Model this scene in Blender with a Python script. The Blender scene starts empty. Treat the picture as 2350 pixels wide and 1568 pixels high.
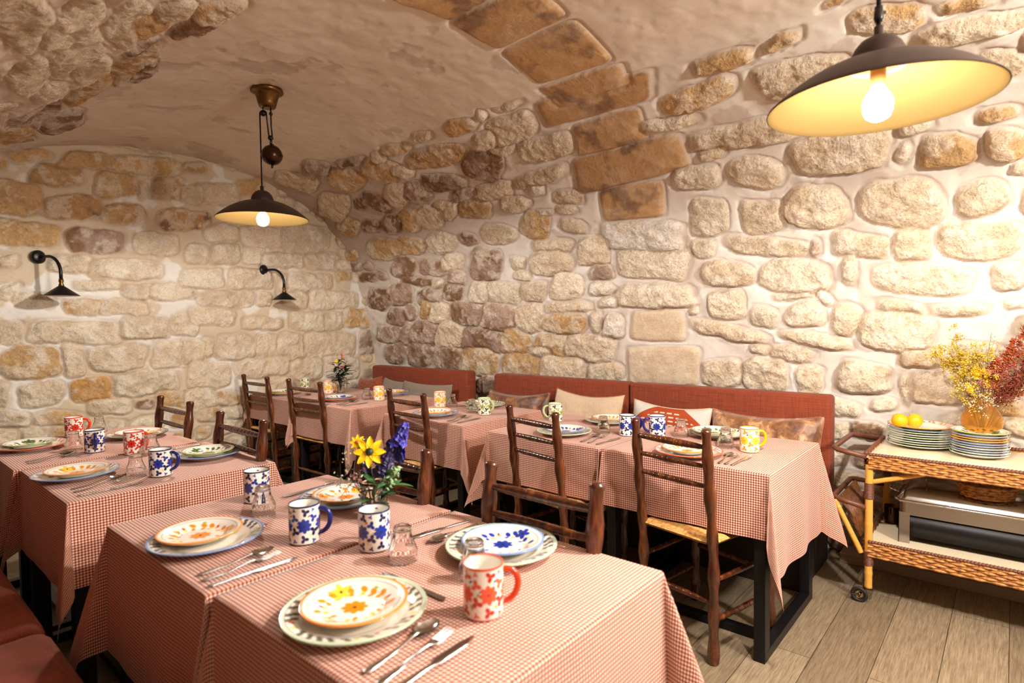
import bpy, math, random
import numpy as np
from mathutils import Matrix, Vector
scene = bpy.context.scene
COL = scene.collection
PI = math.pi
# ---------------------------------------------------------------- camera
cam_d = bpy.data.cameras.new('camera'); cam = bpy.data.objects.new('camera', cam_d); COL.objects.link(cam)
RM = ((0.6502127, 0.0360291, -0.7588974), (-0.7596442, 0.0139871, -0.6501885), (-0.0128109, 0.9992529, 0.0364639))
cam.matrix_world = Matrix([RM[i] + ((0, 0, 1.36)[i],) for i in range(3)] + [(0, 0, 0, 1)])
cam_d.sensor_width = 36; cam_d.lens = 1348.06 / 2350 * 36; cam_d.clip_start = 0.05
cam_d.dof.use_dof = True; cam_d.dof.focus_distance = 3.1; cam_d.dof.aperture_fstop = 2.5
scene.camera = cam
# ---------------------------------------------------------------- light and exposure
w = bpy.data.worlds.new('world'); scene.world = w; w.use_nodes = True
w.node_tree.nodes['Background'].inputs[0].default_value = (1.0, 0.90, 0.83, 1)
w.node_tree.nodes['Background'].inputs[1].default_value = 0.25
BULB = 2050.0
FILL_GLOBE = 430.0  # strength of the added fill globe behind the camera
BULBCOL = (1.0, 0.94, 0.87)
scene.view_settings.view_transform = 'Standard'; scene.view_settings.look = 'None'
scene.view_settings.exposure = 0.4; scene.view_settings.gamma = 1.0; scene.view_settings.use_curve_mapping = False
scene.cycles.use_denoising = True
scene.cycles.max_bounces = 8; scene.cycles.diffuse_bounces = 4; scene.cycles.transmission_bounces = 8; scene.cycles.use_adaptive_sampling = True; scene.cycles.adaptive_threshold = 0.05
scene.cycles.glossy_bounces = 4; scene.cycles.sample_clamp_indirect = 6.0
scene.cycles.caustics_reflective = False; scene.cycles.caustics_refractive = True
# ---------------------------------------------------------------- materials
def srgb(r, g, b):
    f = lambda c: (c / 255 / 12.92) if c / 255 <= 0.04045 else ((c / 255 + 0.055) / 1.055) ** 2.4
    return (f(r), f(g), f(b))
class NT:
    def __init__(s, name):
        s.m = bpy.data.materials.new(name); s.m.use_nodes = True
        s.t = s.m.node_tree; s.t.nodes.clear()
        s.out = s.n('ShaderNodeOutputMaterial'); s.b = s.n('ShaderNodeBsdfPrincipled')
        s.t.links.new(s.b.outputs[0], s.out.inputs[0])
    def n(s, typ, **kw):
        x = s.t.nodes.new(typ)
        for k, v in kw.items(): setattr(x, k, v)
        return x
    def set(s, node, key, v):
        i = node.inputs[key]
        if isinstance(v, bpy.types.NodeSocket): s.t.links.new(v, i)
        elif isinstance(v, (tuple, list)) and len(v) == 3 and i.type == 'RGBA': i.default_value = (*v, 1)
        else: i.default_value = v
    def math(s, op, a, b=0.0, c=0.0):
        x = s.n('ShaderNodeMath', operation=op); s.set(x, 0, a); s.set(x, 1, b)
        s.set(x, 2, c)
        return x.outputs[0]
    def mix(s, f, a, b, typ='MIX'):
        x = s.n('ShaderNodeMix', data_type='RGBA', blend_type=typ)
        s.set(x, 0, f); s.set(x, 6, a); s.set(x, 7, b)
        return x.outputs[2]
    def ramp(s, f, stops):
        x = s.n('ShaderNodeValToRGB'); s.set(x, 0, f); e = x.color_ramp.elements
        while len(e) < len(stops): e.new(0.5)
        for i, (p, c) in enumerate(stops): e[i].position = p; e[i].color = (*c, 1) if len(c) == 3 else c
        return x.outputs[0]
    def co(s, kind='Object', scale=(1, 1, 1)):
        x = s.n('ShaderNodeTexCoord'); m = s.n('ShaderNodeMapping'); s.set(m, 0, x.outputs[kind])
        m.inputs['Scale'].default_value = scale
        return m.outputs[0]
    def noise(s, co, scale, detail=4, rough=0.55, dist=0.0):
        x = s.n('ShaderNodeTexNoise'); s.set(x, 'Vector', co); s.set(x, 'Scale', scale); s.set(x, 'Detail', detail)
        s.set(x, 'Roughness', rough); s.set(x, 'Distortion', dist)
        return x.outputs[0]
    def bump(s, h, strength=0.3, dist=0.01):
        x = s.n('ShaderNodeBump'); s.set(x, 'Height', h); s.set(x, 'Strength', strength); s.set(x, 'Distance', dist)
        s.set(s.b, 'Normal', x.outputs[0]); return x
    def fin(s, col=None, rough=0.5, metal=0.0, **kw):
        if col is not None: s.set(s.b, 'Base Color', col)
        s.set(s.b, 'Roughness', rough); s.set(s.b, 'Metallic', metal)
        for k, v in kw.items(): s.set(s.b, k, v)
        return s.m
M = {}
def simple(name, col, rough=0.5, metal=0.0, **kw):
    M[name] = NT(name).fin(col, rough, metal, **kw); return M[name]
# masonry: colour and stone mask come from the mesh (albedo plus painted crevice shade), fine grain from noise
def masonry():
    t = NT('masonry'); co = t.co()
    a = t.n('ShaderNodeVertexColor', layer_name='col')
    n1 = t.noise(co, 14, 8, 0.62); n2 = t.noise(co, 75, 6, 0.6); n3 = t.noise(co, 5, 3, 0.5, 0.6)
    v = t.ramp(n1, [(0.30, (0.80, 0.74, 0.66)), (0.58, (1.12, 1.11, 1.10))])
    c = t.mix(t.math('ADD', t.math('MULTIPLY', a.outputs[1], 0.8), 0.18), a.outputs[0], t.mix(1.0, a.outputs[0], v, 'MULTIPLY'))
    v2 = t.ramp(n2, [(0.36, (0.80, 0.75, 0.68)), (0.56, (1.10, 1.10, 1.10))])
    c = t.mix(t.math('ADD', t.math('MULTIPLY', a.outputs[1], 0.75), 0.12), c, t.mix(1.0, c, v2, 'MULTIPLY'))
    h = t.math('ADD', t.math('MULTIPLY', n1, 1.2), t.math('MULTIPLY', n2, 0.55))
    st = t.math('ADD', t.math('MULTIPLY', a.outputs[1], 0.85), 0.07)
    b = t.bump(h, 0.5, 0.022); t.set(b, 'Strength', st)
    M['masonry'] = t.fin(c, 0.85)
masonry()
def wood_floor():
    t = NT('floor_planks'); co = t.co()
    br = t.n('ShaderNodeTexBrick'); t.set(br, 'Vector', co); br.offset = 0.37; br.offset_frequency = 2
    t.set(br, 'Color1', srgb(154, 138, 114)); t.set(br, 'Color2', srgb(128, 113, 91)); t.set(br, 'Mortar', srgb(70, 58, 44))
    t.set(br, 'Scale', 1.0); t.set(br, 'Mortar Size', 0.0016); t.set(br, 'Brick Width', 1.25); t.set(br, 'Row Height', 0.2); t.set(br, 'Mortar Smooth', 0.2)
    g = t.noise(t.co(scale=(2.2, 30, 1)), 3.2, 8, 0.65, 0.5); g2 = t.noise(t.co(scale=(3, 60, 1)), 4, 4, 0.6)
    c = t.mix(1.0, br.outputs[0], t.ramp(g, [(0.32, (0.66, 0.61, 0.55)), (0.62, (1.10, 1.08, 1.04))]), 'MULTIPLY')
    c = t.mix(0.6, c, t.mix(1.0, c, t.ramp(g2, [(0.35, (0.6, 0.57, 0.52)), (0.55, (1.1, 1.1, 1.1))]), 'MULTIPLY'))
    t.bump(t.math('ADD', g, t.math('MULTIPLY', g2, 0.5)), 0.25, 0.004)
    M['floor'] = t.fin(c, 0.48)
wood_floor()
def gingham():
    t = NT('gingham_cloth'); uv = t.n('ShaderNodeUVMap', uv_map='UVMap')
    sp = t.n('ShaderNodeSeparateXYZ'); t.set(sp, 0, uv.outputs[0])
    P = 105.0
    def stripe(o):
        x = t.math('SINE', t.math('MULTIPLY', o, P * 2 * PI))
        return t.math('MULTIPLY_ADD', x, 2.2, 0.5)
    sx = t.n('ShaderNodeClamp'); t.set(sx, 0, stripe(sp.outputs[0])); sy = t.n('ShaderNodeClamp'); t.set(sy, 0, stripe(sp.outputs[1]))
    s = t.math('MULTIPLY', t.math('ADD', sx.outputs[0], sy.outputs[0]), 0.5)
    c = t.ramp(s, [(0.0, srgb(240, 222, 206)), (0.5, srgb(192, 118, 90)), (1.0, srgb(108, 30, 14))])
    co = t.co(); n = t.noise(co, 7, 3, 0.5, 0.4); n2 = t.noise(co, 400, 2, 0.5)
    b = t.bump(t.math('ADD', n, t.math('MULTIPLY', n2, 0.06)), 0.35, 0.012)
    M['gingham'] = t.fin(c, 0.85, **{'Sheen Weight': 0.15})
gingham()
def chair_wood():
    t = NT('varnished_chair_wood'); co = t.co(scale=(14, 14, 3)); oi = t.n('ShaderNodeObjectInfo')
    n = t.noise(co, 2.2, 6, 0.6, 0.6)
    c = t.ramp(n, [(0.30, srgb(46, 20, 10)), (0.52, srgb(84, 40, 17)), (0.74, srgb(146, 82, 38))])
    c = t.mix(t.math('MULTIPLY', oi.outputs['Random'], 0.25), c, srgb(70, 30, 14))
    t.bump(n, 0.12, 0.004)
    M['chair_wood'] = t.fin(c, 0.24, **{'Coat Weight': 0.35, 'Coat Roughness': 0.12})
chair_wood()
def fabric(name, c1, c2, sc=(60, 60, 900), rough=0.9, sheen=0.3):
    t = NT(name); n = t.noise(t.co(scale=sc), 1.0, 3, 0.6)
    n2 = t.noise(t.co(scale=(sc[2], sc[2], sc[0])), 1.0, 2, 0.6)
    c = t.ramp(t.math('MULTIPLY', t.math('ADD', n, n2), 0.5), [(0.36, c1), (0.62, c2)])
    t.bump(n, 0.25, 0.002)
    M[name] = t.fin(c, rough, **{'Sheen Weight': sheen})
fabric('rust_upholstery', srgb(106, 40, 18), srgb(148, 66, 34), (8, 8, 420), .9, .05)
fabric('grey_linen', srgb(120, 106, 92), srgb(150, 134, 118), (300, 300, 300))
fabric('beige_linen', srgb(196, 168, 138), srgb(218, 192, 162), (200, 30, 200))
fabric('rust_knit', srgb(110, 46, 20), srgb(170, 84, 44), (60, 60, 60))
def velvet(name, c1, c2, c3):
    t = NT(name); n = t.noise(t.co(), 16, 6, 0.65, 0.8)
    c = t.ramp(n, [(0.35, c1), (0.52, c2), (0.68, c3)])
    t.bump(n, 0.3, 0.006)
    M[name] = t.fin(c, 0.42, **{'Sheen Weight': 0.5})
velvet('brown_velvet', srgb(70, 34, 8), srgb(118, 66, 22), srgb(170, 112, 50))
velvet('tan_velvet', srgb(96, 56, 30), srgb(146, 96, 56), srgb(206, 160, 112))
def leaf_cushion():
    t = NT('rust_leaf_print'); uv = t.n('ShaderNodeUVMap', uv_map='UVMap'); sp = t.n('ShaderNodeSeparateXYZ'); t.set(sp, 0, uv.outputs[0])
    x = t.math('SUBTRACT', sp.outputs[0], 0.5); y = t.math('SUBTRACT', sp.outputs[1], 0.60)
    x2 = t.math('POWER', t.math('ABSOLUTE', t.math('MULTIPLY', x, 2.06)), 1.8)
    e = t.math('LESS_THAN', t.math('ADD', x2, t.math('ABSOLUTE', t.math('MULTIPLY', y, 2.7))), 1.0)
    band = t.math('GREATER_THAN', t.math('SINE', t.math('MULTIPLY', sp.outputs[1], 2 * PI * 15)), 0.45)
    row = t.math('FLOOR', t.math('MULTIPLY', sp.outputs[1], 5.0))
    dash = t.math('GREATER_THAN', t.math('SINE', t.math('MULTIPLY_ADD', sp.outputs[0], 2 * PI * 11, t.math('MULTIPLY', row, 2.2))), -0.55)
    inner = t.math('LESS_THAN', t.math('ADD', x2, t.math('ABSOLUTE', t.math('MULTIPLY', y, 2.7))), 0.72)
    c = t.mix(e, srgb(206, 200, 190), srgb(168, 66, 22))
    c = t.mix(t.math('MULTIPLY', inner, t.math('MULTIPLY', band, dash)), c, srgb(226, 206, 184))
    M['leaf_print'] = t.fin(c, 0.85)
leaf_cushion()
simple('black_metal', srgb(26, 24, 26), 0.42, 0.5)
simple('lamp_black', srgb(24, 22, 22), 0.38, 0.3)
simple('lamp_bronze', srgb(68, 52, 48), 0.45, 0.55)
simple('dark_bronze', srgb(70, 44, 30), 0.28, 0.85)
simple('old_brass', srgb(112, 80, 42), 0.3, 0.85)
simple('lamp_gold', (0.024, 0.0140, 0.0045), 0.6, **{'Specular IOR Level': 0.0})
simple('lamp_white', srgb(230, 226, 220), 0.5)
simple('steel', srgb(205, 200, 196), 0.16, 1.0)
simple('brushed_steel', srgb(176, 170, 166), 0.28, 1.0)
simple('rubber', srgb(30, 26, 24), 0.6)
simple('cream_top', srgb(232, 216, 184), 0.22)
simple('orange_peel', srgb(252, 176, 14), 0.4)
simple('board_wood', srgb(150, 126, 102), 0.6)
simple('bench_base', srgb(38, 24, 18), 0.6)
simple('stem_green', srgb(70, 96, 44), 0.6)
simple('stem_dry', srgb(130, 108, 60), 0.7)
simple('leaf_green', srgb(58, 104, 52), 0.5)
simple('leaf_dark', srgb(34, 52, 30), 0.5)
simple('leaf_pale', srgb(150, 180, 130), 0.55)
simple('petal_yellow', srgb(250, 200, 10), 0.5)
simple('petal_blue', srgb(66, 58, 160), 0.5)
simple('petal_violet', srgb(46, 34, 84), 0.5)
simple('petal_pink', srgb(214, 110, 140), 0.5)
simple('petal_orange', srgb(226, 96, 34), 0.5)
simple('petal_cream', srgb(226, 214, 190), 0.6)
simple('dry_rust', srgb(172, 78, 34), 0.8)
simple('dry_brown', srgb(128, 56, 30), 0.8)
simple('dry_yellow', srgb(212, 178, 44), 0.8)
simple('dry_cream', srgb(228, 206, 150), 0.8)
simple('bamboo', srgb(222, 160, 72), 0.35)
simple('bamboo_node', srgb(120, 70, 26), 0.5)
simple('cane_wrap', srgb(104, 60, 40), 0.4)
simple('glazed_white', srgb(240, 234, 222), 0.12, **{'Coat Weight': 0.4})
simple('water', (0.9, 0.95, 0.92), 0.0, **{'Transmission Weight': 1.0, 'IOR': 1.33})
simple('clear_glass', (1, 1, 1), 0.01, **{'Transmission Weight': 1.0, 'IOR': 1.45})
simple('amber_glass', srgb(255, 204, 104), 0.03, **{'Transmission Weight': 0.9, 'IOR': 1.3})
for nme, c in dict(glaze_blue=(22, 34, 110), glaze_red=(214, 62, 20), glaze_yellow=(240, 170, 20), glaze_green=(190, 200, 150), glaze_orange=(236, 150, 50), glaze_mint=(206, 216, 198), glaze_sky=(130, 154, 190)).items():
    simple(nme, srgb(*c), 0.12, **{'Coat Weight': 0.4})
def painted():
    t = NT('painted_pottery'); a = t.n('ShaderNodeVertexColor', layer_name='col')
    M['painted'] = t.fin(a.outputs[0], 0.12, **{'Coat Weight': 0.4, 'Coat Roughness': 0.05})
painted()
def rush():
    t = NT('woven_rush'); n = t.noise(t.co(scale=(40, 40, 40)), 2, 4, 0.6)
    M['rush'] = t.fin(t.ramp(n, [(0.35, srgb(176, 118, 52)), (0.6, srgb(228, 178, 104))]), 0.6)
rush()
def wicker(name, c1, c2):
    t = NT(name); n = t.noise(t.co(), 60, 4, 0.6)
    M[name] = t.fin(t.ramp(n, [(0.35, c1), (0.62, c2)]), 0.4)
wicker('wicker', srgb(116, 64, 22), srgb(200, 136, 62)); wicker('dark_wicker', srgb(84, 48, 24), srgb(150, 92, 48))
def emis(name, col, s):
    t = NT(name); t.set(t.b, 'Base Color', (1, 1, 1)); t.set(t.b, 'Emission Color', col); t.set(t.b, 'Emission Strength', s)
    M[name] = t.m
emis('bulb_glow', BULBCOL, BULB); emis('bulb_soft', BULBCOL, BULB * .62); emis('fill_globe_glow', BULBCOL, FILL_GLOBE)
# ---------------------------------------------------------------- mesh helpers
class MB:
    "collects shapes and links them as one mesh object"
    def __init__(s): s.v = []; s.f = []; s.k = 0
    def add(s, V, F):
        V = np.asarray(V, float); s.v.append(V); s.f += [tuple(i + s.k for i in f) for f in F]; s.k += len(V); return s
    def grid(s, P, wu=False, wv=False):
        n, m = P.shape[:2]; F = []
        for i in range(n if wu else n - 1):
            for j in range(m if wv else m - 1):
                a, b = (i + 1) % n, (j + 1) % m
                F.append((i * m + j, a * m + j, a * m + b, i * m + b))
        return s.add(P.reshape(-1, 3), F)
    def box(s, x0, x1, y0, y1, z0, z1, b=0.0):
        V = [(x, y, z) for x in (x0, x1) for y in (y0, y1) for z in (z0, z1)]
        return s.add(V, [(0, 1, 3, 2), (4, 6, 7, 5), (0, 4, 5, 1), (2, 3, 7, 6), (0, 2, 6, 4), (1, 5, 7, 3)])
    def tube(s, pts, r, n=10, caps=True):
        pts = np.asarray(pts, float); k = len(pts); r = np.full(k, r) if np.isscalar(r) else np.asarray(r, float)
        T = np.gradient(pts, axis=0); T /= np.linalg.norm(T, axis=1)[:, None] + 1e-12
        ref = np.array([0, 0, 1.0]) if abs(T[0][2]) < 0.9 else np.array([1.0, 0, 0])
        N = np.cross(T[0], ref); N /= np.linalg.norm(N); P = []
        for i in range(k):
            N = N - T[i] * N.dot(T[i]); N /= np.linalg.norm(N) + 1e-12; B = np.cross(T[i], N)
            a = np.linspace(0, 2 * PI, n, endpoint=False)
            P.append(pts[i] + r[i] * (np.outer(np.cos(a), N) + np.outer(np.sin(a), B)))
        base = s.k; s.grid(np.array(P), False, True)
        if caps:
            s.f.append(tuple(base + j for j in range(n))[::-1]); s.f.append(tuple(base + (k - 1) * n + j for j in range(n)))
        return s
    def lathe(s, prof, n=32, c=(0, 0, 0), mod=None):
        prof = np.asarray(prof, float); a = np.linspace(0, 2 * PI, n, endpoint=False); P = np.zeros((len(prof), n, 3))
        for i, (r, z) in enumerate(prof):
            rr = r * (1 + (mod(a, z) if mod else 0 * a)); P[i, :, 0] = rr * np.cos(a) + c[0]; P[i, :, 1] = rr * np.sin(a) + c[1]; P[i, :, 2] = z + c[2]
        return s.grid(P, False, True)
    def sphere(s, c, r, n=12, sc=(1, 1, 1)):
        t = np.linspace(0.001, PI - 0.001, n); a = np.linspace(0, 2 * PI, n * 2, endpoint=False)
        P = np.stack([np.outer(np.sin(t), np.cos(a)) * r * sc[0] + c[0], np.outer(np.sin(t), np.sin(a)) * r * sc[1] + c[1], np.outer(-np.cos(t), 0 * a + 1) * r * sc[2] + c[2]], -1)
        return s.grid(P, False, True)
    def torus(s, c, R, r, n=24, m=8, ax='z', ang=2 * PI):
        a = np.linspace(0, ang, n + 1); p = np.stack([R * np.cos(a), R * np.sin(a), 0 * a], 1)
        if ax == 'x': p = p[:, [2, 0, 1]]
        if ax == 'y': p = p[:, [0, 2, 1]]
        return s.tube(p + np.array(c), r, m)
    def build(s, name, mat, parent=None, smooth=True, bevel=0.0, sub=0):
        me = bpy.data.meshes.new(name); me.from_pydata(np.concatenate(s.v).tolist(), [], s.f)
        me.materials.append(mat if not isinstance(mat, str) else M[mat])
        if smooth: me.polygons.foreach_set('use_smooth', [True] * len(me.polygons))
        import bmesh
        bm = bmesh.new(); bm.from_mesh(me); bmesh.ops.recalc_face_normals(bm, faces=bm.faces); bm.to_mesh(me); bm.free()
        o = bpy.data.objects.new(name, me); COL.objects.link(o)
        if parent is not None: o.parent = parent
        if bevel:
            md = o.modifiers.new('bevel', 'BEVEL'); md.width = bevel; md.segments = 3; md.limit_method = 'ANGLE'
        if sub:
            md = o.modifiers.new('sub', 'SUBSURF'); md.levels = sub; md.render_levels = sub
        return o
def tag(o, label=None, cat=None, group=None, kind=None):
    for k, v in (('label', label), ('category', cat), ('group', group), ('kind', kind)):
        if v: o[k] = v
    return o
def empty(name, loc, rz=0, label=None, cat=None, group=None):
    o = bpy.data.objects.new(name, None); COL.objects.link(o); o.location = loc; o.rotation_euler = (0, 0, rz); o.empty_display_size = 0.05
    return tag(o, label, cat, group)
def kids(o): return [c for c in bpy.data.objects if c.parent == o]
def copy_tree(o, loc, rz=0, label=None, group=None, cat=None, parent=None):
    c = o.copy(); COL.objects.link(c); c.location = loc; c.rotation_euler = (0, 0, rz)
    tag(c, label, cat, group)
    def rec(src, dst):
        for ch in kids(src):
            d = ch.copy(); COL.objects.link(d); d.parent = dst; rec(ch, d)
    rec(o, c); return c
def smooth(a, b, x): t = np.clip((x - a) / (b - a), 0, 1); return t * t * (3 - 2 * t)
def part_label(o, l): o['label'] = l; return o
VS="""1411,2004,-110,-14,24,-119,4,0|1098,1968,-120,-16,14,-97,4,1|822,1989,-150,-21,12,-116,2.6,1|1477,1811,-74,-7,8,-55,3,0|1105,1790,-223,-42,10,-51,3,1|845,1756,-24,-2,3,-47,2.5,4|1346,1640,-163,-25,15,-78,2.6,1|964,1607,-182,-21,11,-96,4,0|1370,1442,-109,-3,8,-92,4,0|1150,1369,-83,-17,16,-69,2.6,0|925,1377,-107,-2,4,-72,3,0|1588,1416,-32,-1,3,-29,3,0|974,1489,-94,2,0,-18,3,0|809,1475,-37,-26,14,-25,3,5|628,1750,-131,-26,8,-65,4,1|402,1740,-69,-7,2,-90,3,1|147,1733,-150,-15,0,-89,3.5,1|690,1617,-33,-2,3,-72,4,0|368,1553,-199,-20,4,-79,3,0|26,1551,-63,-4,-1,-63,2.6,0|716,1348,-63,-28,30,-84,2.8,1|451,1397,-102,-20,6,-42,3,0|216,1390,-102,-2,0,-31,3.5,1|1,1417,-31,-1,0,-19,3,0|483,1274,-166,-28,14,-102,3.5,0|877,1229,-178,-30,7,-36,2.8,1|360,1134,-103,3,0,-45,4,2|636,1015,-128,-6,8,-85,4,1|446,959,-22,0,3,-65,4,1|305,980,-109,7,0,-88,5,1|733,828,-79,-6,6,-45,4,0|548,867,-57,-1,2,-34,3,0|629,712,-85,1,3,-49,3,3|762,697,-56,6,0,-51,3,1|1385,1271,-219,-52,14,-44,3,1|1018,1141,-120,-15,8,-48,2.8,1|1203,1155,-50,1,2,-28,3,1|1444,1000,-117,6,4,-86,5,1|1172,1002,-135,7,4,-99,3.5,1|911,982,-71,4,2,-84,5,1|1853,1025,-268,12,10,-142,9,8|1856,1315,-200,-1,13,-110,7,8|1856,1522,-275,-10,11,-81,5,0|1847,1743,-243,-26,21,-97,9,0|1877,1938,-276,-39,26,-94,9,5|1871,2178,-223,-11,25,-118,9,6|1819,2433,-390,16,21,-125,9,6|1824,2683,-236,4,36,-120,9,6|1790,2932,-356,-4,35,-104,9,6|2694,2109,-97,-50,76,-84,4,2|2365,2068,-87,-35,29,-42,3,1|2375,2193,-70,-16,16,-31,2.6,1|2550,2198,-55,-8,9,-20,3,1|2604,1938,-155,-15,18,-53,2.6,1|2657,1807,-184,-14,24,-83,2.6,1|2265,1864,-110,-10,26,-100,4,1|2974,1831,-65,-5,17,-52,3,0|2963,1734,-75,-5,10,-35,3,0|2241,1702,-89,-6,10,-47,3,4|2557,1618,-130,-6,20,-93,3.5,0|2255,1591,-97,-20,19,-50,2.5,5|2226,1481,-68,-2,6,-35,3,5|3200,1594,-171,-19,31,-83,3.2,0|2875,1595,-112,-5,17,-73,4,1|2576,1460,-185,4,4,-34,3.5,1|3307,1392,-185,-23,42,-100,3.5,4|2969,1384,-130,-2,21,-104,3,1|2635,1335,-188,-1,13,-76,2.6,2|2340,1343,-45,0,12,-76,2.5,0|2190,1310,-83,0,12,-87,3,5|3541,1188,-224,-21,39,-98,4,4|3151,1170,-140,-22,45,-99,3.5,2|2795,1162,-133,-28,37,-76,4,2|2903,1088,-89,3,6,-43,3,1|2431,1142,-195,-26,32,-97,4,1|3625,989,-225,0,24,-115,3,2|3129,971,-186,-13,26,-92,4,2|2701,968,-196,-5,17,-88,4,1|2312,963,-140,7,5,-69,3,0|3520,792,-95,6,3,-70,3,4|3495,2362,-105,-35,69,-71,2.8,1|3186,2318,-134,-32,50,-66,3,2|3946,2340,-118,-37,89,-83,3,2|3705,2318,-130,-41,87,-87,3,0|4198,2330,-88,-46,98,-68,3,3|3066,2081,-149,-29,42,-70,3,1|3725,2078,-152,-27,61,-84,2.8,1|4113,2089,-161,-35,66,-75,3,2|4492,2096,-199,-33,84,-96,3,2|4801,2385,-78,-74,134,-64,3,2|4481,2341,-111,-15,50,-55,3,3|3304,1848,-143,-21,59,-119,4,4|4342,1896,-115,-42,96,-86,4,3|3948,1860,-159,-17,34,-63,4,4|3687,1893,-116,-26,50,-70,3,0|4194,1747,-200,-31,20,-32,3,3|3687,1747,-103,-13,32,-65,3,4|3944,1717,-68,-4,13,-36,3,0|3772,1625,-112,-12,33,-74,3,3|3472,1612,-96,-4,25,-87,3,0|4849,1601,-158,-14,50,-93,4,3|4497,1642,-158,-16,51,-97,3,4|4102,1585,-145,-14,36,-77,3,4|4043,1447,-135,-29,56,-83,3,0|4192,1475,-64,-9,47,-82,3,2|3676,1424,-161,-20,42,-93,4,4|4630,1418,-117,-32,66,-74,3,4|4413,1453,-77,-1,21,-64,3,4|4822,1234,-174,-9,37,-82,4,4|4557,1223,-67,1,26,-89,2.5,4|4301,1233,-173,-9,49,-120,3,4|3941,1223,-149,-29,73,-116,3,1|4784,1035,-149,4,20,-91,4,4|4408,1028,-163,5,18,-96,4,4|4023,1003,-167,6,15,-91,4,4|3734,810,-72,4,4,-68,3,1|4363,3084,-103,-55,107,-62,3,4|4773,3019,-114,-120,134,-63,3,1|4226,2868,-153,-62,134,-90,3,2|4749,2633,-133,-65,196,-119,4,1|3948,3046,-153,-13,35,-31,3,3|3736,2880,-117,-80,125,-83,3.5,2|3607,3002,-67,-22,50,-40,3,0|3383,3026,-112,-26,48,-44,3,2|3554,2812,-78,-45,56,-42,3,0|3142,2846,-245,-32,71,-85,3,2|3856,2594,-106,-51,123,-94,3,1|3609,2580,-83,-54,107,-79,3,4|4161,2573,-81,-98,80,-43,3,3|4379,2590,-67,-14,62,-51,3,3|3299,2598,-168,-52,67,-67,3.5,3|2714,3047,-127,-13,44,-59,2.6,2|2505,3082,-19,-29,34,-25,2.5,5|2294,3076,-91,-5,14,-24,3,1|2405,2900,-173,2,50,-104,4,1|2669,2867,-89,-9,48,-72,3,1|2287,2684,-192,-8,42,-89,4,1|2596,2747,-92,-8,20,-33,3,1|2845,2664,-120,-68,104,-100,3.5,3|2473,2469,-205,10,16,-53,3.5,1|2550,2380,-56,-10,19,-36,3,5|2913,2435,-140,-8,31,-64,3.5,1|2323,2286,-104,-17,21,-47,3,1|2780,2304,-115,-18,27,-50,3,1|3219,2455,-109,-3,24,-45,3,4|1059,2936,-138,-5,8,-55,2.6,2|794,2952,-78,16,-2,-36,2.6,2|1249,2772,-198,13,10,-76,3,2|773,2733,-189,-12,8,-103,3.5,1|1457,2647,-146,-12,11,-40,3,0|1125,2462,-262,-26,11,-70,4,1|1300,2394,-73,-2,4,-34,3,1|1426,2267,-140,-5,9,-73,2.8,0|1096,2230,-134,-48,25,-75,2.6,1|684,2266,-213,-9,0,-114,3.2,1|367,2328,-65,2,-4,-41,2.8,1|417,2206,-17,-12,16,-42,2.5,0|251,2180,-103,-9,-3,-81,3.2,2|73,2309,-67,-7,-2,-32,3,2|47,2170,-69,-15,0,-72,3.2,2|447,1957,-172,-25,6,-121,2.6,1|127,1933,-92,19,-16,-81,3,1|-6,2040,-29,-5,0,-28,3,1|410,2905,-121,-27,2,-73,2.6,2|160,2870,-83,-9,-3,-35,3,2|138,2746,-190,-15,-5,-54,4,1|60,2538,-74,-15,-4,-67,3,1|565,3071,-37,2,-1,-16,3,2|2353,5405,-168,-16,231,-107,5,0|2518,5196,-267,2,129,-73,5,0|2530,5013,-164,-14,121,-69,5,0|2949,5094,-216,-41,178,-73,3,0|3152,5214,-169,-23,205,-73,4,0|3516,5049,-74,-54,135,-39,3,0|3159,4963,-139,-32,134,-54,3,0|2690,4945,-65,-41,116,-50,3,1|2619,4878,-69,-39,88,-41,3,2|2898,4826,-69,-55,71,-29,3,3|3227,4805,-328,-37,105,-49,3,2|3601,4865,-218,-39,122,-46,3,7|3298,4695,-127,-21,83,-39,3,3|4081,4999,-141,-89,233,-61,3,4|4292,4815,-111,-82,216,-59,3,3|2625,4701,-105,-52,60,-31,3,3|2440,4690,-82,-68,71,-38,3,2|2447,4850,-58,-49,66,-32,3,1|4504,5016,53,-108,287,-55,3,2"""
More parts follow.
